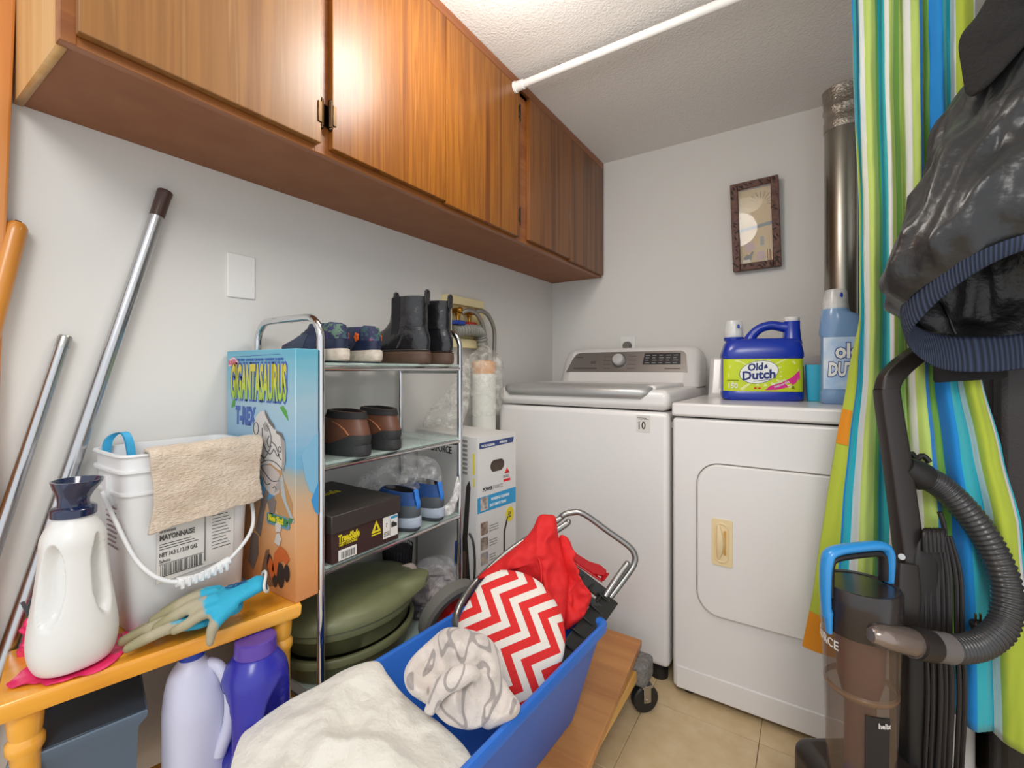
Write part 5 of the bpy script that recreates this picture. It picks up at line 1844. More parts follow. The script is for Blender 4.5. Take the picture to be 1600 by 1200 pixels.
def qring(Q, z, k=0.0, r=.03, n=5):
    c = sum(Q, V((0, 0))) / 4
    out = []
    for i in range(4):
        p, a, b = Q[i], Q[i - 1], Q[(i + 1) % 4]
        p = p + (p - c).normalized() * k
        u_, v_ = (a + (a - c).normalized() * k - p).normalized(), (b + (b - c).normalized() * k - p).normalized()
        for j in range(n + 1):
            t = j / n
            q = p + u_ * r * (1 - t) ** 2 + v_ * r * t ** 2
            out.append(V((q.x, q.y, z)))
    return out


bz0, bz1 = PT_ + .0225, .402
rr = [qring(BOT, bz0, -.006), qring(BOT, bz0 + .006, 0), qring(RIM, bz1 - .026, -.012), qring(RIM, bz1 - .024, .008), qring(RIM, bz1 - .006, .010), qring(RIM, bz1 - .001, .006), qring(RIM, bz1, 0),
      qring(RIM, bz1, -.010), qring(RIM, bz1 - .004, -.018), qring(BOT, bz0 + .012, -.006), qring(BOT, bz0 + .008, -.012)]
MB().loft(rr).build('shell', M_bin, bi, sharp=45)

# cream throw over the near end of the bin
M_fleece = mat('cream_fleece', 'D8D4CA', .95, sheen=.3, bump=(120, .6, .004), var=(10, 'E0DBD0', .3))


def dd_(y, y0_, d0, y1_, d1):
    return d0 + (d1 - d0) * (y - y0_) / (y1_ - y0_)


ol = [(587, 1033), (606, 1054), (626, 1080), (656, 1107), (695, 1136), (735, 1180), (760, 1260), (700, 1360), (540, 1370), (420, 1330), (360, 1240), (372, 1160), (400, 1130), (452, 1094), (497, 1071), (540, 1046)]
pts = [at(x, y, dd_(y, 1033, .90, 1370, .56)) for x, y in ol]
o = pillow3(pts, UP * .8 - FW * .45, .022, .016, 13, 5, back=.6, NA=160, NR=44, power=.6).build('fleece_throw', M_fleece, sharp=180)
settle(tag(o, 'cream fleece throw bunched over the near end of the blue bin', 'blanket'), at(590, 1200, .72))

# printed blanket
M_blk = bpy.data.materials.new('squiggle_fleece')
M_blk.use_nodes = True
nt = M_blk.node_tree
b = nt.nodes['Principled BSDF']
b.inputs['Roughness'].default_value = .95
b.inputs['Sheen Weight'].default_value = .4
tc = nt.nodes.new('ShaderNodeTexCoord')


def mth(op, a, b_=None, c=None):
    n = nt.nodes.new('ShaderNodeMath')
    n.operation = op
    for i, x in enumerate((a, b_, c)):
        if x is None:
            continue
        if isinstance(x, (int, float)):
            n.inputs[i].default_value = x
        else:
            nt.links.new(x, n.inputs[i])
    return n.outputs[0]


nz = nt.nodes.new('ShaderNodeTexNoise')
nz.inputs['Scale'].default_value = 11
nz.inputs['Detail'].default_value = 0
nt.links.new(tc.outputs['Object'], nz.inputs['Vector'])
sc_ = nt.nodes.new('ShaderNodeSeparateXYZ')
nt.links.new(nz.outputs['Color'], sc_.inputs[0])
sp = nt.nodes.new('ShaderNodeSeparateXYZ')
nt.links.new(tc.outputs['Object'], sp.inputs[0])
# meandering piped lines: sine rows bent by a slow noise
uu = mth('ADD', mth('ADD', mth('MULTIPLY', sp.outputs[0], .8), mth('MULTIPLY', sp.outputs[1], .55)), mth('MULTIPLY', sc_.outputs[0], .09))
vv = mth('ADD', mth('ADD', sp.outputs[2], mth('MULTIPLY', sp.outputs[1], -.35)), mth('MULTIPLY', sc_.outputs[1], .10))
wavy = mth('MULTIPLY_ADD', mth('SINE', mth('MULTIPLY', uu, 135)), .020, vv)
dist = mth('ABSOLUTE', mth('SUBTRACT', mth('FRACT', mth('DIVIDE', mth('ADD', wavy, 2.0), .058)), .5))
rp = ramp(nt, [(0, '9F9692'), (.09, '9F9692'), (.14, 'D2C7BF'), (1, 'D4CAC2')])
nt.links.new(dist, rp.inputs[0])
nt.links.new(rp.outputs[0], b.inputs['Base Color'])
nb = nt.nodes.new('ShaderNodeTexNoise')
nb.inputs['Scale'].default_value = 220
nt.links.new(tc.outputs['Object'], nb.inputs['Vector'])
bp = nt.nodes.new('ShaderNodeBump')
bp.inputs['Strength'].default_value = .5
bp.inputs['Distance'].default_value = .003
nt.links.new(nb.outputs[0], bp.inputs['Height'])
nt.links.new(bp.outputs[0], b.inputs['Normal'])
bl = empty('printed_blanket', at(715, 1060, .84), 'pale blanket with grey squiggles wadded up in the blue bin', 'blanket')
ol = [(699, 981), (735, 984), (763, 996), (779, 1017), (785, 1049), (783, 1085), (772, 1120), (740, 1140), (700, 1132), (672, 1105), (640, 1082), (632, 1055), (644, 1028), (675, 998)]
pts = [at(x, y, dd_(y, 981, .90, 1140, .78)) for x, y in ol]
pillow3(pts, -FW * .8 + UP * .6, .056, .040, 13, 3, back=.5, NA=140, NR=40).build('wad', M_blk, bl, sharp=180)
ol = [(782, 1058), (797, 1078), (812, 1100), (808, 1118), (785, 1132), (760, 1140), (745, 1120), (760, 1085)]
pts = [at(x, y, dd_(y, 1058, .85, 1140, .79)) for x, y in ol]
pillow3(pts, -FW * .8 + UP * .6, .03, .022, 20, 9, NA=80, NR=18).build('loose_fold', M_blk, bl, sharp=180)
# a rolled crease across the wad
pts = [at(672, 1112, .775), at(690, 1075, .775), at(715, 1058, .775), at(735, 1052, .78), at(742, 1060, .785)]
MB().tube(pts, [.008, .016, .018, .014, .008], 16, smooth=8).warp(lambda p: p + V((1, 1, 1)) * .004 * noise.noise(p * 40)).build('rolled_crease', M_blk, bl, sharp=180)

# chevron cushion
M_chev = bpy.data.materials.new('chevron_print')
M_chev.use_nodes = True
nt = M_chev.node_tree
b = nt.nodes['Principled BSDF']
b.inputs['Roughness'].default_value = .8
tc = nt.nodes.new('ShaderNodeTexCoord')
sp = nt.nodes.new('ShaderNodeSeparateXYZ')
nt.links.new(tc.outputs['Object'], sp.inputs[0])


def mth(op, a, b_=None, c=None):
    n = nt.nodes.new('ShaderNodeMath')
    n.operation = op
    for i, x in enumerate((a, b_, c)):
        if x is None:
            continue
        if isinstance(x, (int, float)):
            n.inputs[i].default_value = x
        else:
            nt.links.new(x, n.inputs[i])
    return n.outputs[0]


zig = mth('PINGPONG', mth('ADD', sp.outputs[1], .5), .0475)
st0 = mth('MULTIPLY_ADD', zig, -1.05, sp.outputs[0])
fr = mth('FRACT', mth('DIVIDE', mth('ADD', st0, 1.0), .047))
rp = ramp(nt, [(0, 'D4201F'), (.52, 'E2DAD0')], 'CONSTANT')
nt.links.new(fr, rp.inputs[0])
nt.links.new(rp.outputs[0], b.inputs['Base Color'])
nb = nt.nodes.new('ShaderNodeTexNoise')
nb.inputs['Scale'].default_value = 400
nt.links.new(tc.outputs['Object'], nb.inputs['Vector'])
bp = nt.nodes.new('ShaderNodeBump')
bp.inputs['Strength'].default_value = .15
bp.inputs['Distance'].default_value = .001
nt.links.new(nb.outputs[0], bp.inputs['Height'])
nt.links.new(bp.outputs[0], b.inputs['Normal'])
ol = [(768, 893), (795, 891), (822, 897), (849, 914), (869, 942), (881, 974), (883, 1005), (876, 1040), (856, 1072), (825, 1105), (790, 1108), (750, 1075), (722, 1020), (716, 974), (733, 938), (752, 910)]
pts = [at(x, y, dd_(y, 891, 1.07, 1108, .93)) for x, y in ol]
cn_ = pillow3(pts, -FW * .85 + UP * .5, .030, .003, 9, 2, back=.8, NA=128, NR=26, power=.6)
cc = at(798, 1000, 1.0)
up_ = (at(798, 893, 1.07) - at(798, 1105, .93)).normalized()
# stripes lean a little clockwise, as printed
e1 = (RT * math.cos(R(-24)) + up_ * math.sin(R(-24))).normalized()
e2 = (up_ - e1 * up_.dot(e1)).normalized()
e3 = e1.cross(e2)
Mx = Matrix(((e1.x, e2.x, e3.x, cc.x), (e1.y, e2.y, e3.y, cc.y), (e1.z, e2.z, e3.z, cc.z), (0, 0, 0, 1)))
cn_.bm.transform(Mx.inverted())
o = cn_.build('chevron_cushion', M_chev, sharp=180)
o.matrix_world = Mx
tag(o, 'round cushion with red and white chevron print leaning in the blue bin', 'cushion')

# ---------------------------------------------------------------- folding hand truck
ht = empty('hand_truck', at(870, 960, 1.12), 'folding grey tube hand truck with a black plate lying in the blue bin', 'hand truck')
M_tube = mat('grey_tube', '9A9896', .3, .85)
lp = [(640 + 75, 985, 1.02), (712, 968, 1.06), (722, 940, 1.10), (748, 905, 1.16), (800, 858, 1.22), (868, 815, 1.27), (880, 805, 1.275), (893, 801, 1.275), (912, 803, 1.27), (950, 830, 1.26), (982, 853, 1.25), (992, 868, 1.245), (990, 883, 1.24), (975, 905, 1.225), (948, 940, 1.20)]
MB().tube([at(*p) for p in lp], .0085, 14, smooth=6).build('handle_loop', M_tube, ht)
MB().tube([at(*p) for p in ((945, 932, 1.19), (962, 906, 1.21), (975, 888, 1.225), (980, 881, 1.23))], .0085, 14, smooth=4).ball(at(980, 881, 1.23), .0085, seg=12).build('inner_tube', M_tube, ht)
MB().tube([at(*p) for p in ((760, 912, 1.15), (820, 862, 1.21), (880, 822, 1.255), (888, 815, 1.26))], .0085, 14, smooth=4).ball(at(888, 815, 1.26), .0085, seg=12).build('inner_tube', M_tube, ht)
MB().tube([at(*p) for p in ((725, 985, 1.02), (730, 965, 1.06), (740, 950, 1.09), (760, 930, 1.12))], .007, 12, smooth=4).build('axle_brace', M_steel, ht)
# black plate: bars between its corners
P1, P2, P3, P4 = at(884, 884, 1.20), at(950, 934, 1.195), at(868, 1052, 1.0), at(795, 985, 1.0)
M_plate = mat('truck_black', '262523', .45)


def bar(a, b, wd, th, N=None):
    """a flat bar from a to b"""
    d_ = (b - a)
    l = d_.length
    d_.normalize()
    n = V(N if N is not None else (-FW * .8 + UP * .6))
    n = (n - d_ * n.dot(d_)).normalized()
    s = n.cross(d_)
    M = Matrix(((d_.x, s.x, n.x, a.x), (d_.y, s.y, n.y, a.y), (d_.z, s.z, n.z, a.z), (0, 0, 0, 1)))
    return (0, -wd / 2, -th / 2), (l, wd / 2, th / 2), M


def addbar(mb, a, b, wd, th, bev=.002, N=None):
    lo, hi, M = bar(a, b, wd, th, N)
    mb.box(lo, hi, bev, M)
    return mb


addbar(MB(), P1, P2, .030, .016).build('plate_bar', M_plate, ht)
addbar(MB(), P1 + (P4 - P1) * .17, P2 + (P3 - P2) * .17, .020, .014).build('plate_bar', M_plate, ht)
addbar(MB(), P2 + (P1 - P2) * .0, P3, .048, .018).build('plate_bar', M_plate, ht)
addbar(MB(), P2 + (P1 - P2) * -.12 + UP * -.008, P3 + (P4 - P3) * -.12, .016, .036).build('plate_edge', M_plate, ht)
sl = MB()
for k in range(6):
    t = .05 + k * .17
    a = P2 + (P3 - P2) * t
    addbar(sl, a + (P4 - P3) * .22, a - (P4 - P3) * .10, .004, .026, .001)
for k in range(4):
    a = P1 + (P2 - P1) * (.15 + k * .24)
    addbar(sl, a, a + (P4 - P1) * .17, .004, .022, .001)
sl.build('plate_ribs', M_plate, ht)
for k in range(2):
    pass
WC = at(706, 958, 1.225)
wax = (RT * .60 - FW * .66 - UP * .30).normalized()
Mw = Matrix.Translation(WC) @ wax.to_track_quat('Z', 'Y').to_matrix().to_4x4()
ty = MB().lathe([(.066, -.018), (.084, -.021), (.094, -.015), (.096, 0), (.094, .015), (.084, .021), (.066, .018)], (0, 0, 0), 48, Mw, cap0=False, cap1=False)
rr_ = ty.build('tire', mat('grey_tire', '6A6862', .7), ht)
MB().lathe([(.004, -.014), (.067, -.014), (.068, 0), (.067, .018), (.060, .012), (.020, .010), (.017, .024), (.004, .025)], (0, 0, 0), 40, Mw).build('wheel_hub', mat('red_plastic', 'C41E24', .35), rr_, 'red wheel hub')

# red garment
M_redc = mat('red_cloth', 'D81C1E', .75, bump=(34, .35, .01))
rg = empty('red_garment', at(850, 900, 1.12), 'bright red crumpled garment draped over the hand truck', 'garment')
ol = [(842, 806), (856, 804), (868, 808), (872, 835), (880, 870), (888, 905), (886, 945), (878, 985), (864, 960), (842, 925), (815, 902), (785, 892), (755, 905), (748, 900), (785, 870), (815, 846), (832, 826)]
pts = [at(x, y, dd_(y, 804, 1.22, 985, 1.08)) for x, y in ol]
pillow3(pts, -FW * .85 + UP * .4, .038, .020, 13, 7, NA=136, NR=34, back=.4).build('front_panel', M_redc, rg, sharp=180)
ol = [(874, 838), (886, 840), (893, 858), (891, 885), (904, 906), (920, 925), (921, 940), (912, 962), (898, 975), (882, 983), (878, 950), (880, 910), (876, 870)]
pts = [at(x, y, dd_(y, 838, 1.20, 983, 1.10)) for x, y in ol]
pillow3(pts, -FW * .8 + RT * .3 + UP * .4, .030, .022, 24, 5, NA=104, NR=22, back=.4).build('side_bunch', M_redc, rg, sharp=180)
MB().tube([at(822, 845, 1.175) - FW * .01, at(842, 870, 1.145) - FW * .022, at(845, 905, 1.115) - FW * .022], [.002, .003, .002], 8, smooth=8).build('seam', M_redc, rg, sharp=180)

# red plastic dust pan
rd = empty('dust_pan', at(915, 885, 1.22), 'glossy red plastic dustpan behind the red garment', 'dustpan')
M_rp = mat('glossy_red', 'B5151E', .25, coat=.3)
q = [at(889, 855, 1.25), at(902, 868, 1.25), (at(920, 879, 1.245)), at(938, 885, 1.24), at(947, 893, 1.235), at(948, 902, 1.235), at(920, 897, 1.225), at(892, 872, 1.235)]
mb = MB()
n_ = (-FW * .5 + UP * .8).normalized()
mb.loft([q, [p + n_ * .006 for p in q]])
mb.build('pan', M_rp, rd)
addbar(MB(), at(889, 873, 1.22), at(940, 907, 1.215), .005, .026, .002, (-FW * .9 + UP * .1)).build('front_wall', M_rp, rd)
addbar(MB(), at(940, 907, 1.215), at(948, 896, 1.235), .005, .020, .002, (-FW * .9 + UP * .1)).build('side_wall', M_rp, rd)

# ================================================================ bottles on the dryer
DT = .916
dj = empty('detergent_jug', (-.142, 1.775, DT), 'big royal blue detergent jug with a lime label on the dryer', 'jug', rotz=R(13))
Md = WM[dj.name]
M_royal = mat('royal_plastic', '1736AA', .26, coat=.25)


def srr(hx, hy, z, cx=0, cy=0, n=5):
    return sring((cx, cy, z), hx, hy, n, 56)


body = MB().loft([srr(.112, .054, 0), srr(.122, .060, .006), srr(.124, .061, .026), srr(.122, .059, .030), srr(.1215, .0585, .142), srr(.1245, .061, .146), srr(.1245, .061, .156), srr(.120, .058, .175, .0015),
                  srr(.116, .052, .195, .003, 0, 4), srr(.108, .045, .206, .004, 0, 3.5), srr(.085, .03, .210, .006, 0, 3)])
body.build('body', M_royal, dj, sharp=50, local=True)
MB().loft([sring((.094, 0, z), hx, hy, 3, 40) for z, hx, hy in ((.19, .030, .034), (.215, .0255, .028), (.245, .0235, .025), (.266, .0235, .024))]).build('spout_column', M_royal, dj, sharp=60, local=True)
MB().lathe([(.022, .266), (.0235, .268), (.0235, .279), (.021, .281)], (.094, 0, 0), 32).build('tap_cap', M_white2, dj, local=True)
MB().tube([(-.036, 0, .196), (-.022, 0, .226), (.004, 0, .248), (.036, 0, .255), (.062, 0, .250), (.084, 0, .246)], [.022, .0165, .0155, .0155, .0165, .021], 18, smooth=8, flat=(1.15, Y_)).build('handle', M_royal, dj, sharp=80, local=True)
MB().lathe([(.030, .204), (.032, .207), (.032, .216), (.030, .218)], (-.082, 0, 0), 32).build('collar', M_royal, dj, local=True)
MB().lathe([(.0285, .214), (.027, .25), (.019, .253), (.018, .262), (.004, .263)], (-.082, 0, 0), 28).build('inner_cap', M_white2, dj, local=True)
M_cup = clear_plastic('frosted_cup', 'EFF1F1', .42, .25, 6, .02)
MB().lathe([(.0325, .216), (.0325, .219), (.0295, .262), (.0255, .274), (.004, .276)], (-.082, 0, 0), 36).build('measuring_cup', M_cup, dj, local=True)
MB().ball((-.072, -.0265, .252), (.006, .003, .009), seg=12).build('blue_dot', M_royal, dj, local=True)
M_lime = mat('lime_label', 'CBDD1E', .35)


def wrap(p, e=.0006):
    """lay a flat print (x, z) on the jug's front"""
    hx, hy, n = .1218 + e, .0588 + e, 5
    t = max(-1, min(1, p.x / hx))
    y = -hy * (1 - abs(t) ** n) ** (1 / n)
    return V((p.x, y + p.y, p.z))


lb_ = MB()
lb_.grid(lambda u, v: (-.119 + .238 * u, 0, .032 + .108 * v), 40, 6, 0).warp(lambda p: wrap(p, .0008))
lab = lb_.build('label', M_lime, dj, local=True)
rays = MB()
for k in range(16):
    a = R(k * 22.5 + 6)
    c, s = math.cos(a), math.sin(a)
    r0, r1 = .05, .05 + .055 * (1 if abs(c) > .5 else .25)
    w0, w1 = .002, .006
    def clampz(q):
        return (max(-.117, min(.117, q[0])), max(.034, min(.138, q[1])))
    pts = [(.0 + r0 * c - w0 * s, .093 + r0 * s * .7 + w0 * c), (r1 * c - w1 * s, .093 + r1 * s * .7 + w1 * c), (r1 * c + w1 * s, .093 + r1 * s * .7 - w1 * c), (r0 * c + w0 * s, .093 + r0 * s * .7 - w0 * c)]
    rays.prism([clampz(q) for q in pts], (0, 0, 0), X_, Z_, -Y_, .0002)
rays.warp(lambda p: wrap(p, .0011)).build('label_rays', mat('ray_pale', 'E6EC9A', .4), lab, local=True)
el = lambda rx, rz, cx=-.013, cz=.096: [(cx + rx * math.cos(k * math.pi / 24) , cz + rz * math.sin(k * math.pi / 24) + .12 * (rx * math.cos(k * math.pi / 24))) for k in range(48)]
MB().prism(el(.058, .038), (0, 0, 0), X_, Z_, -Y_, .0002).warp(lambda p: wrap(p, .0014)).build('logo_outline', mat('logo_navy', '1C2F7A', .4), lab, local=True)
MB().prism(el(.0565, .0365), (0, 0, 0), X_, Z_, -Y_, .0002).warp(lambda p: wrap(p, .0018)).build('logo_field', mat('logo_white', 'F2F3EC', .4), lab, local=True)
tx = MB()
tx.text('Old', .036, (-.046, 0, .1015), X_, Z_, -Y_, bold=.0012, shear=.05, fit=(.046, .026))
tx.text('Dutch', .041, (-.062, 0, .0715), X_, (-.0, 0, 1), -Y_, bold=.0014, fit=(.098, .031))
tx.prism([(.002, .106), (.014, .108), (.010, .120), (.004, .116)], (0, 0, 0), X_, Z_, -Y_, .0002)
tx.prism([(-.03, .0655), (.02, .068), (.02, .0695), (-.03, .067)], (0, 0, 0), X_, Z_, -Y_, .0002)
tx.warp(lambda p: wrap(V((p.x, p.y, p.z + .09 * (p.x + .013))), .0024)).build('logo_lettering', mat('logo_navy', '1C2F7A', .4), lab, local=True)
sw = MB().prism([(.005, .036), (.02, .050), (.055, .062), (.085, .080), (.106, .103), (.107, .075), (.092, .058), (.07, .046), (.04, .038)], (0, 0, 0), X_, Z_, -Y_, .0002)
sw.warp(lambda p: wrap(p, .0014)).build('pink_swoosh', mat('magenta_swoosh', 'DE2F92', .4), lab, local=True)
tx = MB()
tx.text('150', .024, (-.108, 0, .042), X_, Z_, -Y_, .9, bold=.0005)
tx.text('Summer Fresh', .0095, (.026, 0, .052), (1, 0, .42), (-.42, 0, 1), -Y_, .8, bold=.0002)
tx.text('Fraicheur d\'été', .0095, (.034, 0, .044), (1, 0, .42), (-.42, 0, 1), -Y_, .8, bold=.0002)
tx.warp(lambda p: wrap(p, .0022)).build('white_lettering', M_white_ink, lab, local=True)
tx = MB()
tx.text('5L', .012, (.082, 0, .042), X_, Z_, -Y_, .9, bold=.0003)
tx.text('LOADS/BRASSEES', .005, (-.108, 0, .066), X_, Z_, -Y_, .9)
tx.warp(lambda p: wrap(p, .0018)).build('small_lettering', mat('olive_ink', '5A6420', .5), lab, local=True)
tx = MB()
for x in (-.028, -.016):
    tx.prism([(x, .040), (x + .008, .040), (x + .010, .044), (x + .003, .046)], (0, 0, 0), X_, Z_, -Y_, .0002)
tx.warp(lambda p: wrap(p, .0014)).build('red_mark', M_red_ink, lab, local=True)

# light blue softener bottle
so = empty('softener_bottle', (.082, 1.70, DT), 'tall light blue bottle with a clear cap cup beside the curtain on the dryer', 'bottle', rotz=R(6))
M_lb = mat('light_blue_plastic', '8DB4E2', .22, trans=.25, coat=.3)
MB().loft([sring((0, 0, 0), .048, .034, 3.5, 56), sring((0, 0, .006), .055, .040, 3.5, 56), sring((0, 0, .035), .056, .041, 3.5, 56), sring((0, 0, .04), .0535, .039, 3.5, 56), sring((0, 0, .205), .0535, .039, 3.5, 56),
           sring((0, 0, .212), .058, .042, 3, 56), sring((0, 0, .245), .056, .042, 2.6, 56), sring((-.006, 0, .268), .048, .04, 2.3, 56), sring((-.016, 0, .28), .036, .036, 2, 56), sring((-.016, 0, .289), .034, .034, 2, 56)]).build('body', M_lb, so, sharp=60, local=True)
MB().tube([(.034, 0, .235), (.062, 0, .262), (.082, 0, .262), (.09, 0, .22), (.075, 0, .15), (.045, 0, .12)], .014, 14, smooth=6).build('handle', M_lb, so, sharp=80, local=True)
MB().lathe([(.030, .286), (.029, .318), (.020, .320), (.018, .330), (.004, .331)], (-.016, 0, 0), 28).build('inner_cap', M_white2, so, local=True)
MB().lathe([(.0345, .287), (.034, .29), (.0305, .335), (.026, .347), (.004, .349)], (-.016, 0, 0), 36).build('measuring_cup', M_cup, so, local=True)
MB().ball((-.006, -.028, .327), (.005, .003, .009), seg=12).build('blue_dot', M_royal, so, local=True)
M_clab = mat('cloud_label', 'A9C8EC', .35, var=(16, 'DCE8F4', .12))
sl_ = MB().grid(lambda u, v: (-.05 + .10 * u, 0, .046 + .155 * v), 30, 4, 0)


def wraps(p, e):
    t = max(-1, min(1, p.x / .0545))
    return V((p.x, -(.0395 + e) * (1 - abs(t) ** 3.5) ** (1 / 3.5) + p.y, p.z))


sl2 = sl_.warp(lambda p: wraps(p, .0008)).build('label', M_clab, so, local=True)
for bd, m, e, nm in ((.0050, mat('label_deep_blue', '2D4F8E', .4), .0014, 'lettering_outline'), (.0022, M_white_ink, .0026, 'lettering')):
    tx = MB().text('old', .060, (-.022, 0, .140), X_, Z_, -Y_, .8, bold=bd)
    tx.text('DUTCH', .056, (-.040, 0, .086), X_, (.05, 0, 1), -Y_, .55, bold=bd)
    tx.warp(lambda p: wraps(p, e)).build(nm, m, sl2, local=True)

cu = empty('turquoise_cup', (.012, 1.80, DT), 'tapered turquoise plastic cup between the blue jug and the light blue bottle', 'cup')
MB().loft([sring((.016, 1.80, DT + .001), .022, .022, 5, 40), sring((.016, 1.80, DT + .12), .029, .029, 5, 40), sring((.016, 1.80, DT + .12), .026, .026, 5, 40), sring((.016, 1.80, DT + .01), .0195, .0195, 5, 40)]).build('cup_wall', mat('turquoise', '2FAFD0', .35), cu)
pt = empty('plaid_packet', (-.03, 1.82, DT), 'dark red plaid packet in the shade between the blue jug and the turquoise cup', 'packet')
M_plaid = mat('plaid_dark', '4A3A3C', .6, var=(60, '7A4A4C', .1))
MB().box((-.046, 1.80, DT + .001), (-.0155, 1.84, DT + .118), .003).build('pack', M_plaid, pt)
pl_ = MB()
for k in range(3):
    pl_.box((-.042 + k * .010, 1.7993, DT + .004), (-.040 + k * .010, 1.7998, DT + .114))
for k in range(7):
    pl_.box((-.044, 1.7991, DT + .01 + k * .015), (-.018, 1.7997, DT + .012 + k * .015))
pl_.build('plaid_lines', mat('plaid_grey', '8C7F7C', .6), pt)['kind'] = 'stuff'

# ================================================================ striped curtain
M_cur = bpy.data.materials.new('striped_cotton')
M_cur.use_nodes = True
nt = M_cur.node_tree
b = nt.nodes['Principled BSDF']
b.inputs['Roughness'].default_value = .85
b.inputs['Sheen Weight'].default_value = .2
tc = nt.nodes.new('ShaderNodeTexCoord')
sp = nt.nodes.new('ShaderNodeSeparateXYZ')
nt.links.new(tc.outputs['UV'], sp.inputs[0])
TE, WH, LI, GR, BL, LY = '22B3C4', 'DFDEDC', 'B9D06C', '78AE4A', '0F84CE', 'AEBE3A'
seq = [(1303, LY), (1317, BL), (1319, TE), (1339, WH), (1349, LI), (1366, GR), (1374, TE), (1396, WH), (1402, LI), (1409, GR), (1420, LI), (1437, WH), (1449, LI), (1462, BL), (1470, GR), (1491, BL), (1509, TE), (1538, WH), (1545, LY), (1563, LY), (1569, WH), (1576, TE)]
rp = ramp(nt, [((p - 1303) / 280, c) for p, c in seq], 'CONSTANT')
nz = nt.nodes.new('ShaderNodeTexNoise')
nz.inputs['Scale'].default_value = 9
nt.links.new(tc.outputs['Object'], nz.inputs['Vector'])
nt.links.new(sp.outputs[0], rp.inputs[0])
nt.links.new(rp.outputs[0], b.inputs['Base Color'])
nb = nt.nodes.new('ShaderNodeTexNoise')
nb.inputs['Scale'].default_value = 30
mp = nt.nodes.new('ShaderNodeMapping')
mp.inputs['Scale'].default_value = (1, 1, .5)
mp.inputs['Rotation'].default_value = (0, .6, 0)
nt.links.new(tc.outputs['Object'], mp.inputs[0])
nt.links.new(mp.outputs[0], nb.inputs['Vector'])
bp = nt.nodes.new('ShaderNodeBump')
bp.inputs['Strength'].default_value = .35
bp.inputs['Distance'].default_value = .008
nt.links.new(nb.outputs[0], bp.inputs['Height'])
nt.links.new(bp.outputs[0], b.inputs['Normal'])
cur = empty('curtain', (.15, RY, 1.98), 'lime, turquoise and white striped curtain hanging from the white rod', 'curtain')
CZ0, CZ1 = .33, 1.985


def lut(tab, z):
    for (z0_, a), (z1_, b_) in zip(tab, tab[1:]):
        if z >= z1_:
            t = (z0_ - z) / (z0_ - z1_)
            t = t * t * (3 - 2 * t) * .35 + t * .65
            return a + (b_ - a) * t
    return tab[-1][1]


LEFT = [(2.0, .080), (1.7, .084), (1.4, .094), (1.15, .095), (1.0, .091), (.85, .077), (.7, .066), (.5, .058), (.3, .052)]
FLAP = [(2.0, -.012), (1.15, -.008), (1.0, .012), (.75, .026), (.5, .046), (.3, .068)]
RIGHT = [(2.0, .295), (1.5, .297), (1.15, .30), (1.0, .308), (.85, .338), (.7, .366), (.5, .378), (.3, .384)]


def curt(u, v):
    z = CZ1 + (CZ0 - .09 * u - CZ1) * v
    uf = .055
    if u < uf:
        x = lut(LEFT, z) - lut(FLAP, z) * (1 - u / uf)
        fy = .012 * (1 - u / uf)
    else:
        q = (u - uf) / (1 - uf)
        x = lut(LEFT, z) + (lut(RIGHT, z) - lut(LEFT, z)) * q
        fy = 0
    ph = 2 * math.pi * (u - .20) / .175 - math.pi / 2 + .35 * math.sin(2.2 * v + 3 * u)
    amp = .011 + .006 * v
    if u < .06:
        amp *= .3
    y = RY + .012 + fy + amp * math.sin(ph) + .0028 * math.sin(ph * 2.3 + 1 + v * 3) + .008 * v
    x += .003 * math.cos(ph) + .003 * noise.noise(V((u * 9, v * 4, 2)))
    y += .006 * noise.noise(V((u * 14, v * 9, 7))) + .0022 * noise.noise(V((u * 40 + v * 12, v * 30, 3)))
    return (x, y, z)


o = MB().grid(curt, 220, 90).build('fabric', M_cur, cur, sharp=180)
md = o.modifiers.new('thickness', 'SOLIDIFY')
md.thickness = .0014
hem = MB().grid(lambda u, v: V(curt(u * .10, .945 + .055 * v)) + V((-.0005, -.0030, -.001)), 16, 10)
hem.build('hem_patch', mat('curtain_orange', 'D98A1A', .85), cur, 'orange patch at the bottom corner', sharp=180)
hem = MB().grid(lambda u, v: V(curt(.0 + u * .05, .64 + .05 * v)) + V((-.0005, -.0030, 0)), 10, 8)
hem.build('hem_patch', mat('curtain_orange', 'D98A1A', .85), cur, 'orange patch on the edge', sharp=180)
for k in range(7):
    u = .04 + .92 * k / 6
    x = lut(LEFT, 2.0) + (lut(RIGHT, 2.0) - lut(LEFT, 2.0)) * u
    MB().tube([V((x, RY + .006 + .0185 * math.cos(a), 2.0 - .004 + .0185 * math.sin(a))) for a in [j * math.pi / 10 for j in range(20)]], .0022, 8, True).build('ring', M_steel, cur)

# ================================================================ upright vacuum cleaner
va_ = empty('vacuum_cleaner', (.095, 1.14, 0), 'black upright vacuum cleaner with a blue handled dirt tank in front of the curtain', 'vacuum cleaner')
M_vb = mat('vacuum_black', '2B2523', .38)
M_vd = mat('vacuum_dark', '1E1B1B', .5)
M_vblue = mat('vacuum_blue', '2E8FD6', .3, coat=.3)
TC = at(1344, 1000, .90)
TC = V((TC.x, TC.y, 0))
cdir = math.atan2(-TC.y, -TC.x)


def tk(theta, rad, z):
    return V((TC.x + rad * math.cos(theta), TC.y + rad * math.sin(theta), z))


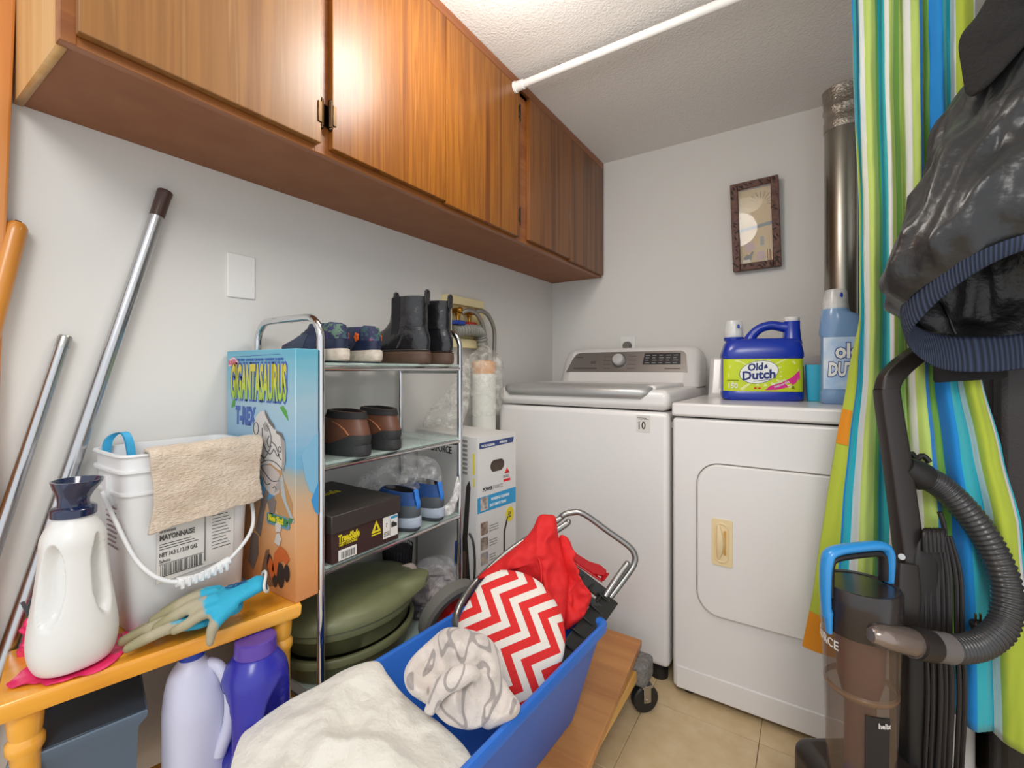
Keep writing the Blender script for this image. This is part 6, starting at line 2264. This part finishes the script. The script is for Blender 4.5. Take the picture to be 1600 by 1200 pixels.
# floor head
hd = MB()
Hc = TC + FW * -.02 + RT * .0
Mh = Matrix(((RT.x, FW.x, 0, TC.x), (RT.y, FW.y, 0, TC.y), (0, 0, 1, 0), (0, 0, 0, 1)))
hd.box((-.10, -.16, .012), (.18, .05, .085), .025, Mh, 4)
hd.build('floor_head', M_vb, va_)
for s in (-.08, .17):
    MB().lathe([(.02, -.015), (.055, -.015), (.058, 0), (.055, .015), (.02, .015)], (0, 0, 0), 32, Mh @ Matrix.Translation((s, .09, .058)) @ Matrix.Rotation(R(90), 4, 'Y')).build('rear_wheel', M_vd, va_)
MB().box((-.075, -.05, .06), (.15, .11, .215), .03, Mh, 4).build('motor_housing', M_vb, va_)
# dirt tank
M_tank = mat('smoked_tank', '6E5A4C', .08, alpha=.5, coat=.3, spec=.7)
MB().lathe([(.050, .212), (.055, .216), (.0563, .25), (.064, .50), (.065, .522)], TC, 56).build('dirt_tank', M_tank, va_, 'smoky translucent dirt tank')
MB().lathe([(.026, .22), (.026, .36), (.038, .41), (.042, .50), (.042, .52)], TC, 40).build('cyclone', mat('cyclone_red', '6E3A38', .4), va_)
MB().lathe([(.0575, .388), (.0606, .392), (.0612, .398), (.058, .402)], TC, 48, cap0=False, cap1=False).build('tank_ring', mat('tank_ring_tan', '8C6C50', .3, alpha=.7), va_)
MB().loft([[tk(cdir + a_, r_, z_) for a_, r_, z_ in ([(.12 + .11 * j, .058 + e, .215) for j in range(7)] + [(.78 - .11 * j, .0618 + e, .375) for j in range(7)])] for e in (0, .001)]).build('filter_panel', M_vd, va_)
MB().lathe([(.0652, .508), (.0662, .512), (.0668, .565), (.0668, .590), (.064, .596), (.061, .5965), (.060, .5935), (.02, .595), (.002, .595)], TC, 56).build('tank_lid', mat('lid_smoke', '2C2625', .22, coat=.2), va_)
# blue carry handle
hpts = [rdz(TC.dot(RT) + r_, TC.dot(FW) + d_, z) for r_, d_, z in ((-.073, -.010, .535), (-.076, -.010, .59), (-.073, -.009, .640), (-.058, -.006, .661), (0, 0, .668), (.045, .004, .668), (.059, .006, .652), (.062, .008, .612), (.062, .008, .595))]
MB().tube(hpts, [.007, .0085, .0095, .010, .0095, .0095, .0095, .008, .007], 14, smooth=6, flat=(1.5, FW)).build('carry_handle', M_vblue, va_, 'blue carry handle')
hp2 = [rdz(TC.dot(RT) + r_, TC.dot(FW) + d_, z) for r_, d_, z in ((-.066, -.008, .575), (-.065, -.008, .630), (-.053, -.006, .647), (0, 0, .653), (.040, .004, .653), (.050, .006, .638), (.052, .008, .60))]
MB().tube(hp2, .0068, 12, smooth=6, flat=(1.4, FW)).build('handle_underside', M_vd, va_)
bl_ = MB().tube([rdz(TC.dot(RT) - .073, TC.dot(FW) - .010, .55), rdz(TC.dot(RT) - .072, TC.dot(FW) - .012, .545), rdz(TC.dot(RT) - .070, TC.dot(FW) - .012, .505)], [.0075, .0075, .005], 12, flat=(1.4, FW))
bl_.build('handle_latch', M_vblue, va_)
MB().box((-.09, -.06, .20), (-.06, -.02, .235), .006, Mh).build('base_latch', M_vblue, va_)
# letters round the tank
tx = MB().text('POWERFORCE', .024, (0, 0, 0), X_, Z_, -Y_, .86, bold=.0002)
xs = [v.co.x for v in tx.bm.verts]
wmax = max(xs)
a_end = cdir - R(31)


def cyl_wrap(p):
    th = a_end - (wmax - p.x) / .064
    rad = .0638 + .0011 - p.y + .0
    return tk(th, rad, .487 + p.z - .011)


tx.warp(cyl_wrap).build('lettering', mat('vac_white', 'D8D4D0', .5), va_)
tx = MB().text('helix', .014, (0, 0, 0), X_, Z_, -Y_, .8, bold=.0002)
tx.warp(lambda p: tk(cdir + R(25) + p.x / .061, .0632 - p.y, .356 + p.z)).build('small_lettering', mat('vac_white', 'D8D4D0', .5), va_)

# spine and upper handle
def slab(pts, wr, wf, name, m, bev=True):
    """a rectangular bar with rounded edges along pts; wr across, wf deep"""
    P_ = spline([V(p) for p in pts], 6)
    rings = []
    for i, p in enumerate(P_):
        t = (P_[min(i + 1, len(P_) - 1)] - P_[max(i - 1, 0)]).normalized()
        u_ = (FW - t * FW.dot(t)).normalized()
        s = t.cross(u_)
        k = i / (len(P_) - 1)
        a_, c_ = interp(wr, k) / 2, interp(wf, k) / 2
        ring = []
        for j in range(28):
            an = 2 * math.pi * j / 28
            x = math.copysign(abs(math.cos(an)) ** (2 / 5), math.cos(an)) * a_
            y = math.copysign(abs(math.sin(an)) ** (2 / 5), math.sin(an)) * c_
            ring.append(p + s * x + u_ * y)
        rings.append(ring)
    return MB().loft(rings).build(name, m, va_, sharp=50)


slab([at(1430, 1010, .945), at(1424, 900, .95), at(1417, 840, .955), at(1401, 720, .965), at(1389, 640, .972), at(1385, 608, .975)], [.050, .050, .048, .046, .044, .042], [.038, .036, .034, .032, .032], 'handle_tube', M_vb)
slab([at(1385, 612, .975), at(1391, 592, .977), at(1410, 571, .980), at(1440, 548, .985), at(1480, 517, .99)], [.041, .041, .038, .036, .034], [.030, .028], 'handle_grip', M_vb)
slab([at(1432, 1330, .95), at(1430, 1150, .95), at(1428, 1000, .95), at(1432, 880, .955), at(1436, 840, .96)], [.075, .074, .068, .056, .04], [.06, .06, .05], 'spine', M_vd)
slab([at(1408, 985, .925), at(1414, 930, .928), at(1416, 880, .935)], [.050, .052, .040], [.03, .03, .02], 'tank_bracket', M_vb)
MB().cyl(at(1409, 870, .935), at(1409, 870, .925), .006, seg=12).build('screw', M_steel, va_)
# hose
HP = [at(1432, 742, .975), at(1450, 748, .965), at(1478, 766, .955), at(1516, 806, .94), at(1550, 858, .925), at(1573, 920, .905), at(1568, 975, .89), at(1535, 1006, .88), at(1498, 1014, .87), at(1462, 1011, .86)]
P_ = spline(HP, 34)
MB().tube(P_, [.0240 + .0018 * math.sin(i * 1.25) for i in range(len(P_))], 20).build('hose', mat('hose_charcoal', '3B3A3B', .3, coat=.2), va_, sharp=180)
MB().tube([at(1412, 728, .965), at(1428, 738, .965), at(1440, 745, .968)], [.022, .029, .030], 20).build('hose_socket', M_vd, va_)
MB().tube([at(1424, 708, .985), at(1432, 716, .985), at(1442, 712, .98), at(1452, 722, .975)], .006, 8, smooth=4).build('hose_hook', M_vd, va_)
MB().tube([at(1480, 1013, .865), at(1448, 1008, .855), at(1422, 1004, .848)], [.0275, .0265, .026], 24).build('hose_cuff', mat('cuff_grey', '77706E', .3, alpha=.9), va_, 'grey hose cuff')
MB().tube([at(1452, 1009, .853), at(1426, 1004, .845)], .0285, 24).build('cuff_band', M_vb, va_)
MB().tube([at(1426, 1004, .847), at(1400, 998, .838), at(1376, 994, .832), at(1360, 992, .832)], [.025, .024, .021, .012], 20, smooth=4).build('inlet_pipe', mat('inlet_bronze', '8F8078', .18, .6), va_)
# cord
cord = MB()
random.seed(11)
for k in range(9):
    x = 1446 + k * 7
    dxx = random.uniform(-6, 6)
    cord.tube([at(1444 + k * 5.0, 838, .945), at(x - 2 + dxx * .5, 900, .932), at(x + dxx, 990, .922), at(x + 4 + dxx, 1080, .917), at(x + dxx, 1180, .917), at(x - 4, 1250, .922)], .0042, 8, smooth=5)
for k in range(5):
    x = 1446 + k * 6.5
    cord.tube([at(x, 862, .925), at(x - 1, 838, .928), at(x + 1, 828, .94), at(x + 2, 840, .955)], .0052, 8, smooth=5)
cord.tube([at(1468, 800, .95), at(1476, 830, .947), at(1478, 900, .945)], .0045, 8, smooth=5)
co = cord.build('cord_bundle', mat('cord_black', '241F1F', .45), va_)
pg = MB().tube([at(1504, 1000, .93), at(1526, 990, .925), at(1528, 976, .925), at(1528, 972, .925)], [.006, .010, .014, .013], 14, smooth=4)
pg.build('plug', M_vd, va_)
pn = MB()
for s in (-.005, .005):
    p0 = at(1528, 974, .925) + RT * s
    pn.box((p0.x - .0016, p0.y - .003, p0.z - .004), (p0.x + .0016, p0.y + .003, p0.z + .020), .0005, seg=1)
pn.build('plug_prongs', M_brass, va_)
slab([at(1458, 1300, .94), at(1460, 1130, .937), at(1462, 1000, .937), at(1456, 860, .94)], [.055, .055, .05, .02], [.02, .02], 'cord_backing', M_vd)

# ================================================================ hanging black jacket
jk = empty('black_jacket', rdz(.92, .82, 1.05), 'black bomber jacket with navy ribbed hem hanging at the right', 'jacket')
M_nyl = mat('black_nylon', '232324', .36, bump=(14, .5, .02), sheen=.1, coat=.15)
M_lin = mat('black_lining', '1B1A1C', .42, bump=(18, .6, .02))
M_rib = bpy.data.materials.new('navy_rib')
M_rib.use_nodes = True
nt = M_rib.node_tree
b = nt.nodes['Principled BSDF']
b.inputs['Roughness'].default_value = .85
tc = nt.nodes.new('ShaderNodeTexCoord')
sp = nt.nodes.new('ShaderNodeSeparateXYZ')
nt.links.new(tc.outputs['UV'], sp.inputs[0])
wv = nt.nodes.new('ShaderNodeMath')
wv.operation = 'SINE'
ml = nt.nodes.new('ShaderNodeMath')
ml.operation = 'MULTIPLY'
ml.inputs[1].default_value = 2 * math.pi * 150
nt.links.new(sp.outputs[0], ml.inputs[0])
nt.links.new(ml.outputs[0], wv.inputs[0])
rp = ramp(nt, [(0, '1C2230'), (.5, '2C364C'), (1, '38445E')])
mr = nt.nodes.new('ShaderNodeMapRange')
mr.inputs[1].default_value = -1
nt.links.new(wv.outputs[0], mr.inputs[0])
nt.links.new(mr.outputs[0], rp.inputs[0])
nt.links.new(rp.outputs[0], b.inputs['Base Color'])
bp = nt.nodes.new('ShaderNodeBump')
bp.inputs['Strength'].default_value = .6
bp.inputs['Distance'].default_value = .002
nt.links.new(wv.outputs[0], bp.inputs['Height'])
nt.links.new(bp.outputs[0], b.inputs['Normal'])

# rings: (r centre, d centre, half r, half d, mean z, near-far z tilt)
JR = [(.925, .80, .208, .112, 1.160, .075), (.925, .80, .232, .124, 1.182, .075), (.925, .80, .246, .132, 1.208, .078), (.925, .80, .232, .130, 1.258, .065), (.926, .80, .196, .122, 1.325, .05),
      (.932, .80, .168, .112, 1.40, .03), (.940, .80, .140, .102, 1.475, .01), (.95, .80, .118, .09, 1.55, .0), (.96, .80, .105, .08, 1.62, 0), (.96, .80, .08, .07, 1.69, 0), (.96, .80, .05, .05, 1.735, 0)]


def jring(k, N=120, inset=0.0, fold=1.0):
    i = min(int(k), len(JR) - 2)
    f = k - i
    a_, b_ = JR[i], JR[i + 1]
    g = lambda q, j: JR[max(0, min(len(JR) - 1, q))][j]
    val = []
    for j in range(6):
        p0, p1, p2, p3 = g(i - 1, j), g(i, j), g(i + 1, j), g(i + 2, j)
        val.append(.5 * (2 * p1 + (p2 - p0) * f + (2 * p0 - 5 * p1 + 4 * p2 - p3) * f * f + (3 * p1 - p0 - 3 * p2 + p3) * f ** 3))
    rc, dc, hr, hd_, z, tl_ = val
    out = []
    for j in range(N):
        t = 2 * math.pi * j / N
        c, s = math.cos(t), math.sin(t)
        n_ = noise.fractal(V((c * 1.6, s * 1.6, z * 5.0)) + V((c * z * 2, 0, 0)), 1, 2, 3)
        n2 = abs(noise.noise(V((c * 3 + z * 4, s * 3, z * 7 - c * 4))))
        d_ = fold * (.020 * n_ - .034 * n2 + .008)
        pl = fold * .007 * math.sin(t * 9 + z * 16)
        out.append(rdz(rc + (hr + d_ + pl - inset) * c, dc + (hd_ + d_ + pl - inset) * s, z - tl_ * s + fold * .012 * n_))
    return out


ks = [i * .22 for i in range(46)]
ks = [k for k in ks if k <= 10]
sh_ = MB().loft([jring(k, 120, 0, min(1, .15 + k * .6) * (1 if k < 8 else .5)) for k in ks], False, True)
sh_.build('shell', M_nyl, jk, sharp=180)
MB().loft([jring(k, 120, .012, min(1, .1 + k * .5) * 1.2) for k in ks if k < 4.5], False, True).build('lining', M_lin, jk, sharp=180)
# ribbed hem: a band that rolls from outside to inside, broader on the far side
rib = MB()
uvl = None


def ribf(u, v):
    t = 2 * math.pi * u
    c, s = math.cos(t), math.sin(t)
    c, s = math.copysign(abs(c) ** .8, c), math.copysign(abs(s) ** .8, s)
    w_ = .020 + .026 * (s + 1)           # far side (s=+1) shows a broader band
    rc, dc, hr, hd_, z, tl_ = JR[0]
    base = z - tl_ * s
    a = v * math.pi * 2
    thick = .0038
    zz = base + .006 - w_ * (.5 - .5 * math.cos(a))
    inn_ = thick * math.sin(a)
    wob = .004 * math.sin(t * 5)
    sh = -.004 + inn_ + wob + (.5 - .5 * math.cos(a)) * -.010
    return rdz(rc + (hr + sh) * c, dc + (hd_ + sh) * s, zz + .004 * math.sin(3 * t))


rib.grid(ribf, 160, 16)
rib.build('ribbed_hem', M_rib, jk, 'navy ribbed hem', sharp=180)
# back of the jacket seen through the open hem: seams and a broad inner rib
for t0 in (R(60), R(105)):
    pts = []
    for i in range(12):
        k = .15 + i * .3
        rg_ = jring(k, 120, .015, min(1, .1 + k * .5) * 1.2)
        pts.append(rg_[int(t0 / (2 * math.pi) * 120) % 120])
    MB().tube(pts, .0028, 6, smooth=2).build('lining_seam', M_lin, jk, sharp=180)
# hanging sleeve end below the hem
sl_ = MB()
rr = []
for z, w_, dd0 in ((1.085, .060, .945), (1.07, .072, .95), (1.05, .077, .95), (1.043, .075, .95), (1.003, .074, .95), (.999, .071, .95)):
    ring = []
    for j in range(64):
        t = 2 * math.pi * j / 64
        ring.append(rdz(.960 + w_ * math.copysign(abs(math.cos(t)) ** .6, math.cos(t)), dd0 + .020 * math.sin(t), z + .006 * math.cos(t)))
    rr.append(ring)
sl_.loft(rr)
sl_.build('sleeve_cuff', mat('cuff_knit', '1F1D1F', .9, bump=(300, .6, .002)), jk, sharp=60)
# collar and loose yoke at the upper left
cl = MB()
ol = [at(1502, 60, .80), at(1530, 20, .80), at(1570, -40, .80), at(1620, -60, .80), at(1640, 0, .78), at(1600, 60, .77), at(1560, 110, .77), at(1522, 150, .78), at(1508, 120, .79)]
pillow3(ol, -FW, .05, .02, 14, 4, NA=90, NR=18).build('collar', mat('black_knit', '1C1A1A', .9, bump=(120, .8, .006)), jk, sharp=180)
# quilted band: small raised crumples along the left front
qb = MB()
random.seed(5)
for i in range(60):
    t = i / 60
    x, y = 1572 - 95 * t + random.uniform(-16, 16), 70 + 190 * t + random.uniform(-8, 8)
    c_ = at(x, y, .722 + .012 * t)
hg = empty('coat_hanger', rdz(.96, .80, 1.74), 'wire coat hanger on the white rod holding the black jacket', 'hanger')
hk = [V((.352, RY - .004, 2.0165)), V((.352, RY + .014, 2.003)), V((.352, RY, 1.982)), V((.352, RY - .02, 1.97))]
top = rdz(.96, .80, 1.745)
MB().tube([V((.35, RY + .016, 1.995)), V((.35, RY + .010, 2.013)), V((.35, RY - .006, 2.017)), V((.35, RY - .02, 2.0)), V((.35, RY - .05, 1.93)), V((top.x, top.y, 1.86)), V((top.x, top.y, 1.745))], .0022, 8, smooth=6).build('hook', M_steel, hg)
MB().tube([top, top + RT * .06 - UP * .04, top + RT * .10 - UP * .10], .0022, 8).tube([top, top - RT * .06 - UP * .04, top - RT * .10 - UP * .10], .0022, 8).build('shoulder_wire', M_steel, hg)
